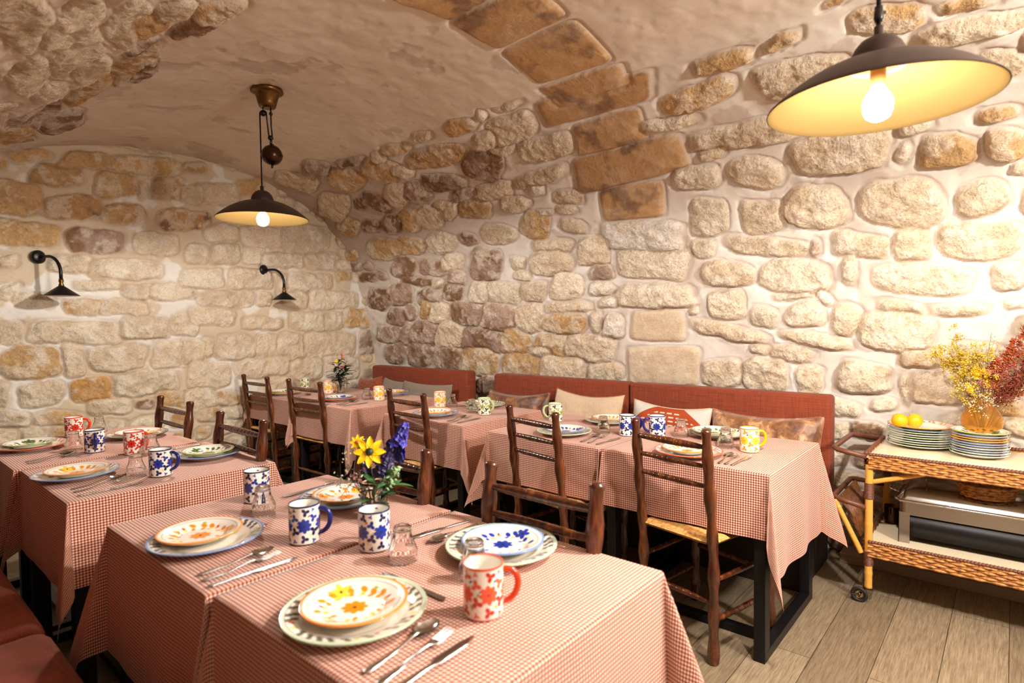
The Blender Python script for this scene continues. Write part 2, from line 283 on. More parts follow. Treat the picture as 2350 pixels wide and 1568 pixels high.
ES="""951,2522,106,21,-1,-41,4,2|1087,2419,146,26,-3,-79,3.2,2|1262,2553,145,22,-4,-63,4,2|1655,2590,240,22,-8,-71,3.5,2|1449,2406,135,22,-3,-94,4,2|1625,2395,33,5,-2,-70,3,1|1807,2441,124,20,-3,-90,4,2|872,2224,125,5,-11,-112,5,2|1173,2207,179,25,-3,-90,3,6|1496,2202,143,4,-8,-76,3,2|1926,2205,198,24,-3,-88,3,6|910,1994,185,-1,-8,-83,5,2|1312,1979,175,6,-7,-89,4,3|1718,1993,154,5,-7,-86,4,1|1147,1803,117,0,-5,-65,4,1|1512,1784,240,4,-5,-76,4,1|801,1795,56,4,-1,-44,4,1|2190,2455,179,28,-2,-81,4,1|2012,2640,95,12,-4,-47,3,2|2224,2130,142,15,-2,-74,3,1|2011,1937,88,7,-3,-82,4,1|2237,1954,120,9,-3,-93,4,1|2494,1978,91,7,-2,-85,4,1|2599,2150,203,20,-3,-97,4,1|3005,2158,218,21,-3,-124,4,1|2779,1936,192,13,-2,-68,4,1|3171,1954,166,11,-2,-72,4,1|2472,2556,97,16,-2,-65,3,2|801,1315,63,-2,-2,-70,4,1|1169,1315,258,-6,-3,-84,5,1|1230,1500,118,1,-2,-60,3.2,2|1488,1496,141,1,-2,-56,4,1|1574,1617,101,3,-2,-57,3,1|1615,1338,166,-3,-3,-88,4,1|1896,1358,99,-1,-3,-95,4,1|913,1112,160,-10,-4,-111,4,2|1154,1109,69,-4,-4,-109,4,1|1424,1109,178,-3,0,-95,4,1|1817,1118,155,-8,-3,-105,4,1|953,885,124,-5,1,-85,3.5,1|1247,893,136,1,4,-93,3,7|1611,905,219,2,4,-95,4,1|1362,751,125,-5,2,-56,3.5,1|1060,707,140,-13,0,-43,3,2|788,738,108,-22,-4,-58,3,1|742,910,33,-3,-2,-73,3,1|1596,736,75,-9,-1,-37,3,4|1832,754,146,-16,-2,-63,4,2|1826,1621,161,5,-2,-70,4,1|1312,1654,135,5,-1,-38,4,1|805,1592,67,2,-2,-52,4,1|2046,1735,155,7,-2,-79,5,0|2448,1745,175,8,-3,-88,5,1|2757,1739,47,2,-2,-72,4,1|3035,1746,202,8,-2,-83,4,1|3286,1580,241,4,-2,-82,4,1|2877,1569,110,2,-2,-69,4,1|2236,1569,220,4,-2,-67,4,1|2123,1417,177,-1,-2,-73,4,1|2560,1356,157,-2,-1,-51,4,1|3098,1371,253,-3,-2,-84,4,1|3550,1397,147,-1,-2,-94,3.5,2|2309,1156,157,-7,-3,-106,4,1|2070,1166,49,-2,-2,-80,4,1|1953,1136,84,-4,-3,-100,4,1|2590,1152,98,-4,-3,-102,4,1|2834,1137,135,-6,-3,-114,3,1|3235,1133,253,-10,-3,-120,4,1|3672,1151,103,-4,-3,-114,3,4|2080,928,168,-13,-3,-110,4,1|2540,958,217,3,5,-78,4,1|2970,915,150,-11,-3,-91,4,1|3352,901,176,-12,-3,-109,4,0|2218,719,106,-12,-2,-60,5,2|1999,743,120,-13,-2,-80,4,1|2683,788,147,-14,-2,-72,4,1|942,1536,95,2,-2,-45,4,1|1982,2423,84,13,-2,-71,4,1"""
# ---------------------------------------------------------------- the vaulted masonry room
YE = 5.12
PR = np.array([(3.78,0),(3.77,.5),(3.755,.96),(3.68,1.35),(3.57,1.74),(3.43,2.03),(3.20,2.32),(2.95,2.48),(2.62,2.625),(2.2,2.71),(1.7,2.72),(1.18,2.64),(.78,2.51),(.4,2.30),(.1,2.03),(-.15,1.68),(-.28,1.3),(-.33,.9),(-.33,0)])
def profile():
    P = np.vstack([2 * PR[0] - PR[1], PR, 2 * PR[-1] - PR[-2]]); o = []
    for i in range(1, len(P) - 2):
        a, b, c, d = P[i - 1:i + 3]
        for t in np.linspace(0, 1, 40, endpoint=False):
            o.append(.5 * ((2 * b) + (-a + c) * t + (2 * a - 5 * b + 4 * c - d) * t * t + (-a + 3 * b - 3 * c + d) * t ** 3))
    o.append(PR[-1]); o = np.array(o)
    return np.r_[0, np.cumsum(np.hypot(*np.diff(o, axis=0).T))], o
SS_, OO_ = profile()
def vn(a, b, sc, seed):
    "value noise on the lattice of two coordinate arrays, about -1..1"
    rg = np.random.RandomState(seed); A = (a + 20) / sc; B = (b + 20) / sc
    R = rg.rand(int(A.max()) + 3 - int(A.min()), int(B.max()) + 3 - int(B.min())) * 2 - 1
    ia = A.astype(int); ib = B.astype(int); fa = A - ia; fb = B - ib; ia -= int(A.min()); ib -= int(B.min())
    fa = (fa * fa * (3 - 2 * fa))[:, None]; fb = (fb * fb * (3 - 2 * fb))[None]
    g = lambda i, j: R[np.ix_(i, j)]
    return (g(ia, ib) * (1 - fa) + g(ia + 1, ib) * fa) * (1 - fb) + (g(ia, ib + 1) * (1 - fa) + g(ia + 1, ib + 1) * fa) * fb
def fbm(a, b, sc, seed, octs=4, gain=0.5):
    r = 0; amp = 1
    for k in range(octs): r = r + amp * vn(a, b, sc / 2 ** k, seed + k * 7); amp *= gain
    return r
PAL = np.array([(.75, .665, .53), (.66, .545, .40), (.56, .36, .17), (.25, .14, .075), (.42, .30, .24), (.80, .76, .70), (.50, .30, .14), (.52, .29, .10), (.64, .50, .35)])
def wall_field(A, B, stones, base, seed, warp=0.011, hgt=0.024, grow=1.13):
    "height and colour over the coordinate grid A x B; base = mortar colour array"
    H = fbm(A, B, .5, seed, 5, .6) * .010; C = base.copy(); K = np.zeros(H.shape)
    W1 = fbm(A, B, .11, seed + 100, 4, .55) * warp; W2 = fbm(A, B, .11, seed + 200, 4, .55) * warp
    RG = fbm(A, B, .09, seed + 300, 5, .62); RD = 1 - np.abs(fbm(A, B, .07, seed + 400, 4, .55)) * 1.6; TN = fbm(A, B, .16, seed + 500, 4, .6)
    rg = np.random.RandomState(seed)
    for st in stones:
        c0, c1, ux, uy, vx, vy = [q / 1000. for q in st[:6]]; p, ci = st[6], int(st[7])
        ex = abs(ux) + abs(vx) + .05; ey = abs(uy) + abs(vy) + .05
        i0, i1 = np.searchsorted(A, [c0 - ex, c0 + ex]); j0, j1 = np.searchsorted(B, [c1 - ey, c1 + ey])
        rv = rg.rand(6)
        if i1 - i0 < 2 or j1 - j0 < 2: continue
        a = A[i0:i1, None] - c0; b = B[None, j0:j1] - c1; sl = (slice(i0, i1), slice(j0, j1))
        wk = .45 if ci in (6, 8) and p > 6 else 1.0
        a = a + W1[sl] * wk; b = b + W2[sl] * wk; det = (ux * vy - uy * vx)
        g_ = .99 if ci in (6, 8) and p > 6 else (1.03 + .10 * float(smooth(1.9, 2.6, c0))) * (1 if grow > 1 else .97); P = (a * vy - b * vx) / det / g_; Q = (-a * uy + b * ux) / det / g_
        P = P * (1 + .18 * (rv[2] - .5) * Q); Q = Q * (1 + .25 * (rv[3] - .5) * P)
        r = (np.abs(P) ** p + np.abs(Q) ** p) ** (1 / p); mh = min(math.hypot(ux, uy), math.hypot(vx, vy)); d = (1 - r) * mh
        m = smooth(-.004, .006, d); dress = ci in (6, 8) and p > 6
        h0 = hgt * (.45 + .9 * rv[0]) * min(1, mh / .05 + .3) * (.6 if dress else 1)
        hh = h0 * smooth(-.003, .016, d) + .5 * h0 * smooth(0, .06, d)
        hh = hh + (RG[sl] * (.0018 if dress else .0075) + RD[sl] * (.001 if dress else .005) + (P * (rv[4] - .5) + Q * (rv[5] - .5)) * .012) * smooth(.0, .012, d)
        hh = hh - .010 * np.exp(-((d + .007) / .006) ** 2)
        near = smooth(-.03, -.004, d)
        H[sl] = H[sl] * (1 - near) + hh * near * 1.0 + H[sl] * near * (1 - m) * .6
        col = PAL[ci] * (1 + .22 * (rv[1] - .5)); t = TN[sl][..., None]
        alt = PAL[[1, 0, 1, 4, 3, 0, 3, 2, 1][ci]]
        cc = col * (1 - smooth(.1, .9, t)) + alt * smooth(.1, .9, t)
        lime = smooth(.55, .75, RG[sl] * .5 + .5 + .25 * (rv[5] - .5))[..., None] * (.5 if not dress else .12)
        cc = cc * (1 - lime) + np.array((.76, .69, .59)) * lime
        edge = np.exp(-((d + .004) / .004) ** 2)[..., None] * .5  # crevice shade painted into the colour along each stone's outline
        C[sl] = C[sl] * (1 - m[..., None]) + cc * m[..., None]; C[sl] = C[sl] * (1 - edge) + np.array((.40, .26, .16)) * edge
        K[sl] = np.maximum(K[sl] * (1 - m), m * (.35 if dress else 1))
    return H, C, K
def fill_random(stones, a0, a1, b0, b1, seed, cols, step=.17):
    "more rubble where no stone has been laid yet"
    rg = np.random.RandomState(seed); out = []; occ = [(s[0] / 1000, s[1] / 1000, abs(s[2]) / 1000 + abs(s[4]) / 1000, abs(s[3]) / 1000 + abs(s[5]) / 1000) for s in stones]
    b = b0
    while b < b1:
        hh = rg.uniform(.045, .075); a = a0 + rg.uniform(0, .1)
        while a < a1:
            ww = rg.uniform(.06, .14)
            if all(abs(a + ww - o[0]) > (ww + o[2]) * .93 or abs(b + hh - o[1]) > (hh + o[3]) * .93 for o in occ):
                s = [int(1000 * (a + ww)), int(1000 * (b + hh)), int(1000 * ww * .9), int(rg.uniform(-8, 8)), int(rg.uniform(-8, 8)), int(1000 * hh * .85), rg.choice([3, 3.5, 4]), int(rg.choice(cols))]
                out.append(s); occ.append((a + ww, b + hh, ww * .9, hh * .85))
            a += 2 * ww + .02
        b += 2 * hh + .015
    return out
def surf_mesh(name, P, N, C, K):
    n, m = P.shape[:2]; me = bpy.data.meshes.new(name); nv = n * m; nf = (n - 1) * (m - 1)
    me.vertices.add(nv); me.vertices.foreach_set('co', P.reshape(-1).astype(np.float32))
    i = np.arange((n - 1))[:, None] * m + np.arange(m - 1)[None]
    F = np.stack([i, i + m, i + m + 1, i + 1], -1).reshape(-1)
    me.loops.add(nf * 4); me.loops.foreach_set('vertex_index', F.astype(np.int32)); me.polygons.add(nf)
    me.polygons.foreach_set('loop_start', np.arange(0, nf * 4, 4).astype(np.int32)); me.polygons.foreach_set('loop_total', np.full(nf, 4, np.int32))
    me.update(calc_edges=True); me.polygons.foreach_set('use_smooth', np.ones(nf, bool))
    at = me.color_attributes.new('col', 'FLOAT_COLOR', 'POINT'); at.data.foreach_set('color', np.concatenate([C, K[..., None]], -1).reshape(-1).astype(np.float32))
    me.materials.append(M['masonry']); me.normals_split_custom_set_from_vertices(N.reshape(-1, 3))
    o = bpy.data.objects.new(name, me); COL.objects.link(o); o['kind'] = 'structure'; return o
parse = lambda t: [[float(q) for q in r.split(',')] for r in t.split('|')]
def build_room():
    dS = .008
    A = np.concatenate([np.arange(-4, -.5, .1), np.arange(-.5, YE + .04, dS)]); B = np.arange(0, SS_[-1] + dS, dS); B[-1] = SS_[-1]
    vs = parse(VS)
    # transverse rib of dressed stone across the crown
    for s0, s1, cc in ((2.96, 3.13, 6), (3.15, 3.50, 6), (3.52, 3.83, 6), (3.85, 4.18, 6), (4.2, 4.52, 6), (4.54, 4.8, 6)):
        vs.append([1760, (s0 + s1) * 500, 235, 0, 0, (s1 - s0) * 485, 9, cc])
    vs += fill_random(vs, -.5, 5.05, .0, .85, 3, [0, 1, 1, 4])
    vs += fill_random(vs, -.5, 0.0, .85, 3.0, 5, [0, 1, 1, 2])
    vs += fill_random(vs, -.5, 5.1, 5.0, 7.9, 8, [0, 1, 2, 4, 1])
    vs += fill_random(vs, 2.2, 5.1, 1.55, 3.05, 9, [1, 2, 4, 3, 4])
    YY, SSg = np.meshgrid(A, B, indexing='ij')
    crown = (smooth(2.95, 3.2, SSg) * (1 - smooth(4.6, 5.0, SSg)))[..., None]
    mort = np.array((.73, .68, .62)) * (1 - crown) + np.array((.70, .60, .50)) * crown
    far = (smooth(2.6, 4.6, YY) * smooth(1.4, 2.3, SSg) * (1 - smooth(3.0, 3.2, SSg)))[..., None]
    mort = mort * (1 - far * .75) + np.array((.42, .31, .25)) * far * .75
    lf = smooth(4.7, 5.1, SSg)[..., None]; mort = mort * (1 - lf * .6) + np.array((.62, .48, .38)) * lf * .6
    mv = smooth(-.1, .7, fbm(A, B, .28, 44, 4, .6))[..., None] * .40 * (1 - crown); mort = mort * (1 - mv) + np.array((.56, .47, .40)) * mv
    # mauve-grey stains left in the plaster
    st = fbm(A, B, .20, 41, 4, .5) + .55 * fbm(A, B, .7, 55, 2); sm = (smooth(.58, .76, st) * .46)[..., None]
    mort = mort * (1 - sm) + np.array((.44, .33, .27)) * sm
    st2 = np.exp(-((np.abs(st - .64)) / .03) ** 2)[..., None] * .28; mort = mort * (1 - st2) + np.array((.36, .25, .19)) * st2
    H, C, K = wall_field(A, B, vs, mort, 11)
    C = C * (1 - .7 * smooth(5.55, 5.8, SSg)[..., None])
    H = H - .006 * sm[..., 0] * crown[..., 0] + fbm(A, B, .7, 77, 2) * .008 * (1 - K)
    lft = smooth(4.7, 4.95, SSg) * (1 - smooth(6.2, 6.8, SSg))
    H = H * (1 - .5 * lft) + lft * (fbm(A * .45, B, .16, 91, 5, .62) * .016 + (1 - np.abs(fbm(A * .5, B * 1.2, .2, 95, 4, .5))) * .014)
    o = np.array([np.interp(B, SS_, OO_[:, 0]), np.interp(B, SS_, OO_[:, 1])]).T
    T = np.gradient(o, axis=0); T /= np.linalg.norm(T, axis=1)[:, None]; NX = -T[:, 1]; NZ = T[:, 0]
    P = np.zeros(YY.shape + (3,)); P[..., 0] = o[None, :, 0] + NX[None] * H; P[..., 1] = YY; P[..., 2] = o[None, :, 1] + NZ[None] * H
    # inward normal is (-dz, dx): check against the room's middle
    if (NX[10] * (1.8 - o[10, 0])) < 0: P[..., 0] = o[None, :, 0] - NX[None] * H; P[..., 2] = o[None, :, 1] - NZ[None] * H
    dA = np.gradient(P, axis=0); dB = np.gradient(P, axis=1); N = np.cross(dA, dB); N /= np.linalg.norm(N, axis=2)[..., None] + 1e-12
    if N[200, 10, 0] > 0: flip = True
    else: flip = False
    ks = [0, int(3.1 / dS), int(4.7 / dS), len(B)]
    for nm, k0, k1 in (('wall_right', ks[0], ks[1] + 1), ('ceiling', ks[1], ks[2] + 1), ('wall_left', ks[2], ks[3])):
        p, nn, c, k = P[:, k0:k1], N[:, k0:k1], C[:, k0:k1], K[:, k0:k1]
        if flip: p, nn, c, k = p[::-1], -nn[::-1], c[::-1], k[::-1]
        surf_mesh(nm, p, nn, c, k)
    # end wall
    A2 = np.arange(-.45, 3.95, .008); B2 = np.arange(0, 2.85, .008); es = parse(ES)
    es += fill_random(es, -.4, 3.8, 0, .8, 21, [0, 1, 1, 2]); es += fill_random(es, -.4, .35, .8, 2.4, 22, [1, 2, 1]); es += fill_random(es, .3, 3.7, .8, 2.7, 23, [1, 1, 2])
    mb = np.zeros((len(A2), len(B2), 3)) + np.array((.63, .515, .375)); zz = B2[None, :, None]
    wt = (smooth(.15, .5, fbm(A2, B2, .22, 61, 4, .6) + .25 - .5 * smooth(1.5, 2.1, B2)[None]))[..., None]; mb = mb * (1 - wt) + np.array((.76, .72, .65)) * wt
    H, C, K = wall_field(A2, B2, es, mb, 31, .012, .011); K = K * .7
    P = np.zeros(H.shape + (3,)); P[..., 0] = A2[:, None]; P[..., 1] = YE - H; P[..., 2] = B2[None]
    N = np.cross(np.gradient(P, axis=0), np.gradient(P, axis=1)); N /= np.linalg.norm(N, axis=2)[..., None]
    if N[50, 50, 1] > 0: P, N, C, K = P[::-1], -N[::-1], C[::-1], K[::-1]
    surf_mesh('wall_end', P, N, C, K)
    tag(MB().box(-.36, 3.80, -4, YE + .03, -.06, 0).build('floor', 'floor', smooth=False), kind='structure')
    tag(MB().box(3.60, 3.74, -.9, .72, 0, .055).build('trim_1', 'board_wood', smooth=False, bevel=.004), kind='structure')
build_room()
# ---------------------------------------------------------------- pendants and wall lamps
def pendant(name, loc, zrim, ztop, label, weight, glow='bulb_glow'):
    r = empty(name, (loc[0], loc[1], zrim), 0, label, 'pendant lamp'); R = .255; h = .075
    t = np.linspace(0, 1, 24); outer = [(R * math.sin(a * PI / 2) ** .85 if a > 0 else .0, h * math.cos(a * PI / 2)) for a in t]
    outer = [(.03 + (R - .03) * a, .104 * (1 - a ** 2)) for a in t]
    s = MB().lathe(outer + [(R + .002, -.004)], 96).build('lamp_shade', 'lamp_bronze', r)
    inner = [(.03 + (R - .033) * a, .104 * (1 - a ** 2) - .004) for a in t]
    part_label(MB().lathe([(.0, .100)] + inner + [(R, -.005)], 96).build('shade_lining', 'lamp_gold', r), 'gold lining inside the shade')
    MB().lathe([(.064, .088), (.0635, .105), (.060, .122), (.052, .139), (.040, .153), (.024, .162), (.010, .165), (.010, .188), (.006, .192), (.001, .192)], 32).build('shade_cap', 'lamp_bronze', r)
    MB().lathe([(.001, .10), (.018, .098), (.018, .03), (.001, .028)], 20).build('socket', 'old_brass', r)
    b = MB().lathe([(.001, -.043), (.014, -.042), (.026, -.034), (.033, -.018), (.034, 0), (.029, .016), (.018, .032), (.014, .042)], 20).build('bulb', glow, r)
    T = ztop - zrim
    ch = MB().lathe([(.001, T + .02), (.085, T + .015), (.092, T - .008), (.080, T - .016), (.066, T - .022), (.052, T - .075), (.045, T - .095), (.001, T - .098)], 40).build('ceiling_rose', 'old_brass', r)
    if weight:
        d = weight
        q = lambda a, z: (d[0] * a, d[1] * a, z)
        ch.location = q(.045, 0)
        MB().tube([q(0, .17), q(0, T - .13)] + [q(.019 + .019 * math.cos(x), T - .13 + .017 * math.sin(x)) for x in np.linspace(PI, 0, 10)] + [q(.038, T - .14), q(.049, T - .262)], .0042, 8).build('cord', 'lamp_black', r)
        MB().tube([q(.064, T - .09), q(.064, T - .2), q(.069, T - .262)], .0042, 8).build('lift_cord', 'lamp_black', r)
        MB().sphere(q(.019, T - .130), .0165, 8).tube([q(.019, T - .12), q(.019, T - .085)], .004, 6).build('pulley', 'lamp_black', r)
        MB().sphere(q(.064, T - .133), .0105, 8).build('cord_stop', 'lamp_black', r)
        MB().sphere(q(.059, T - .272), .0155, 8).torus(q(.060, T - .297), .010, .0033, 16, 6, 'x').build('pulley', 'lamp_black', r)
        MB().sphere(q(.064, T - .372), .059, 20).lathe([(.001, T - .308), (.012, T - .308), (.014, T - .320)], 14, q(.064, 0)).torus(q(.064, T - .372), .0595, .003, 32, 6).torus(q(.064, T - .437), .008, .003, 12, 6, 'x').build('counterweight', 'dark_bronze', r)
    else:
        MB().tube([(0, 0, .17), (0, 0, T - .09)], .0055, 8).build('cord', 'lamp_black', r)
        MB().lathe([(.001, .24), (.009, .238), (.011, .21), (.008, .2), (.001, .2)], 12).tube([(0, 0, .222), (.014, -.012, .226)], .004, 6).build('cord_grip', 'lamp_black', r)
    return r
pendant('pendant_lamp', (1.695, 3.37), 1.975, 2.715, 'bronze pendant lamp with round pulley counterweight, over the far end of the room', (.65, -.76), 'bulb_soft')
pendant('pendant_lamp', (1.74, .27), 1.893, 2.715, 'large bronze pendant lamp with gold lining hanging at the upper right, near the camera', None)
gp = empty('added_fill_globe', (1.72, -1.35, 0), 0, 'added fill light globe, unseen behind the camera', 'pendant lamp')  # added unseen fill light, brightens the ceiling and near table sides
MB().sphere((0, 0, 2.12), .11, 20).build('globe', 'fill_globe_glow', gp); MB().lathe([(.001, 2.26), (.03, 2.255), (.045, 2.215), (.001, 2.215)], 24).build('globe_cap', 'old_brass', gp)
MB().tube([(0, 0, 2.25), (0, 0, 2.70)], .005, 8).build('cord', 'lamp_black', gp); MB().lathe([(.001, 2.74), (.06, 2.735), (.055, 2.69), (.001, 2.68)], 24).build('ceiling_rose', 'old_brass', gp)
def sconce(loc, label):
    r = empty('wall_lamp', loc, .38, label, 'wall lamp', 'black wall lamps on the end wall')
    MB().lathe([(.001, .0), (.046, 0), (.046, .012), (.030, .022), (.001, .024)], 28).build('wall_plate', 'lamp_black', r).rotation_euler = (PI / 2, 0, 0)
    pts = [(0, -.02, 0), (0, -.08, 0)] + [(0, -.10 - .12 * math.sin(a), -.12 + .12 * math.cos(a)) for a in np.linspace(.1, PI / 2, 10)] + [(0, -.22, -.16)]
    MB().tube(pts, .0105, 12).build('arm', 'lamp_black', r)
    MB().lathe([(.001, -.155), (.013, -.157), (.015, -.175), (.011, -.185), (.016, -.2), (.016, -.208), (.001, -.21)], 16, (0, -.22, 0)).build('lamp_holder', 'old_brass', r)
    MB().lathe([(.014, -.203), (.10, -.268), (.103, -.272)], 48, (0, -.22, 0)).build('lamp_shade', 'lamp_black', r)
    part_label(MB().lathe([(.001, -.21), (.014, -.208), (.101, -.273)], 48, (0, -.22, 0)).build('shade_lining', 'lamp_white', r), 'white lining inside the shade')
    return r
sconce((.965, YE - .012, 1.835), 'black swan neck wall lamp on the end wall, the left one above the mugs')
sconce((2.56, YE - .012, 1.835), 'black swan neck wall lamp on the end wall, the one nearer the corner')
# ---------------------------------------------------------------- tables and their cloths
ZT = .752
def table(x0, x1, y0, y1, label, group):
    cx, cy = (x0 + x1) / 2, (y0 + y1) / 2; a, b = (x1 - x0) / 2, (y1 - y0) / 2
    r = empty('dining_table', (cx, cy, 0), 0, label, 'table', group)
    MB().box(-a, a, -b, b, ZT - .03, ZT).build('tabletop', 'board_wood', r, False, .003)
    for sx in (-1, 1):
        for sy in (-1, 1):
            x = sx * (a - .03); y = sy * (b - .03)
            MB().box(x - .03, x + .03, y - .022, y + .022, .04, ZT - .03).build('leg', 'black_metal', r, False, .002)
    for sy in (-1, 1):
        y = sy * (b - .03); MB().box(-a, a, y - .022, y + .022, 0, .04).build('foot_rail', 'black_metal', r, False, .002)
    MB().box(-a * .5 - .02, -a * .5 + .02, -b + .05, b - .05, .004, .036).build('stretcher', 'black_metal', r, False, .002)
    return r
def cloth(x0, x1, y0, y1, drop, inner, seed, label, z=ZT + .004, tail=.28):
    "gingham cloth: drop = (x-, x+, y-, y+) overhangs; inner = sides squeezed against a neighbour"
    ax = lambda lo, hi, d0, d1: np.concatenate([np.linspace(lo - d0, lo - .02, max(2, int(d0 / .012))), np.linspace(lo - .016, lo, 5), np.linspace(lo, hi, int((hi - lo) / .022))[1:-1], np.linspace(hi, hi + .016, 5), np.linspace(hi + .02, hi + d1, max(2, int(d1 / .012)))])
    U = ax(x0, x1, drop[0], drop[1]); V = ax(y0, y1, drop[2], drop[3])
    u, v = np.meshgrid(U, V, indexing='ij'); fx = np.clip(u, x0, x1); fy = np.clip(v, y0, y1); ou, ov = u - fx, v - fy; rho = np.hypot(ou, ov)
    rg = np.random.RandomState(seed)
    def wave(t, lo, hi):
        w = 0
        for k in range(4): w = w + rg.uniform(.3, 1) * np.sin(t * rg.uniform(9, 32) + rg.uniform(0, 6))
        return w * .016 * smooth(0, .12, t - lo) * smooth(0, .12, hi - t) + .006
    wx = wave(v, y0, y1); wy = wave(u, x0, x1)
    isx, isy = np.abs(ou) > 1e-9, np.abs(ov) > 1e-9
    kx = np.where(ou < 0, .03 if inner[0] else 1, .03 if inner[1] else 1); ky = np.where(ov < 0, .03 if inner[2] else 1, .03 if inner[3] else 1)
    nx = np.where(isx, np.sign(ou) * kx, 0.) * np.where(isy, np.abs(ou) / (rho + 1e-9), 1); ny = np.where(isy, np.sign(ov) * ky, 0.) * np.where(isx, np.abs(ov) / (rho + 1e-9), 1)
    th = np.arctan2(np.abs(ov), np.abs(ou)); s2 = np.sin(2 * th); cor = isx & isy
    flare = .022 + np.where(isx & ~isy, wx, 0) + np.where(isy & ~isx, wy, 0)
    ph = rg.uniform(-.3, .3)
    flare = np.where(cor, .028 + tail * np.maximum(s2, 0) ** 1.3 + .055 * s2 * np.sin(8 * th + ph) , flare)
    b = .007; a = np.minimum(rho / b, PI / 2); out = b * np.sin(a) + np.maximum(rho - b * PI / 2, 0) * flare; zz = b * (1 - np.cos(a)) + np.maximum(rho - b * PI / 2, 0) * np.sqrt(np.clip(1 - flare ** 2, .5, 1))
    # a sideways swing on the tails so that they fold like cloth
    tw = np.where(cor, rho * .10 * s2 * math.sin(seed * 1.7), 0)
    wr = fbm(U, V, .25, seed + 3, 3) * .0011 * (rho < 1e-6)
    P = np.stack([fx + nx * out + tw * np.sign(ov) * ky * .6, fy + ny * out - tw * np.sign(ou) * kx * .6, z - zz + np.maximum(wr, -.0005)], -1)
    mb = MB().grid(P); o = mb.build('tablecloth', 'gingham')
    me = o.data; uv = me.uv_layers.new(name='UVMap'); li = np.zeros(len(me.loops), np.int32); me.loops.foreach_get('vertex_index', li)
    co = np.zeros((len(me.vertices), 3), np.float32); me.vertices.foreach_get('co', co.reshape(-1))
    uvs = np.stack([u.reshape(-1), v.reshape(-1)], -1)[li]; uv.data.foreach_set('uv', uvs.reshape(-1).astype(np.float32))
    tag(o, label, 'tablecloth', 'red gingham tablecloths'); return o
FR, BK = 'black framed tables in the front row', 'black framed tables along the bench'
T = [  # x0 x1 y0 y1 drops inner seed
 (.545, 1.277, .635, 1.343, (.36, .262, .42, .30), (0, 0, 0, 1), 1, 'near right table of the front row', FR),
 (.535, 1.272, 1.362, 2.066, (.38, .262, .30, .36), (0, 0, 1, 0), 2, 'second table of the front row, left of near one', FR),
 (.515, 1.245, 2.44, 3.155, (.33, .262, .30, .32), (0, 0, 0, 1), 3, 'front row table beyond the gap, at the left', FR),
 (.495, 1.225, 3.175, 3.99, (.32, .262, .32, .33), (0, 0, 1, 0), 4, 'farthest table of the front row, at the left edge', FR),
 (2.332, 3.056, .708, 1.452, (.262, .27, .43, .30), (0, 0, 0, 1), 5, 'right hand table along the bench, beside the trolley', BK),
 (2.338, 3.056, 1.474, 2.172, (.262, .22, .30, .36), (0, 0, 1, 0), 6, 'bench table second from the trolley', BK),
 (2.362, 3.085, 2.405, 3.131, (.262, .22, .36, .34), (0, 0, 0, 0), 7, 'bench table third from the trolley, standing alone', BK),
 (2.345, 3.10, 3.485, 4.21, (.262, .22, .36, .30), (0, 0, 0, 1), 8, 'bench table in front of the grey cushions', BK),
 (2.325, 3.10, 4.23, 4.93, (.20, .22, .30, .14), (0, 0, 1, 0), 9, 'bench table in the far corner of the room', BK)]
for x0, x1, y0, y1, dr, inn, sd, lab, grp in T:
    table(x0 + .008, x1 - .008, y0 + .008, y1 - .008, 'black steel framed table, ' + lab, grp)
    cloth(x0, x1, y0, y1, dr, inn, sd, 'red gingham cloth, ' + lab, tail=.17 if sd == 5 else .26)
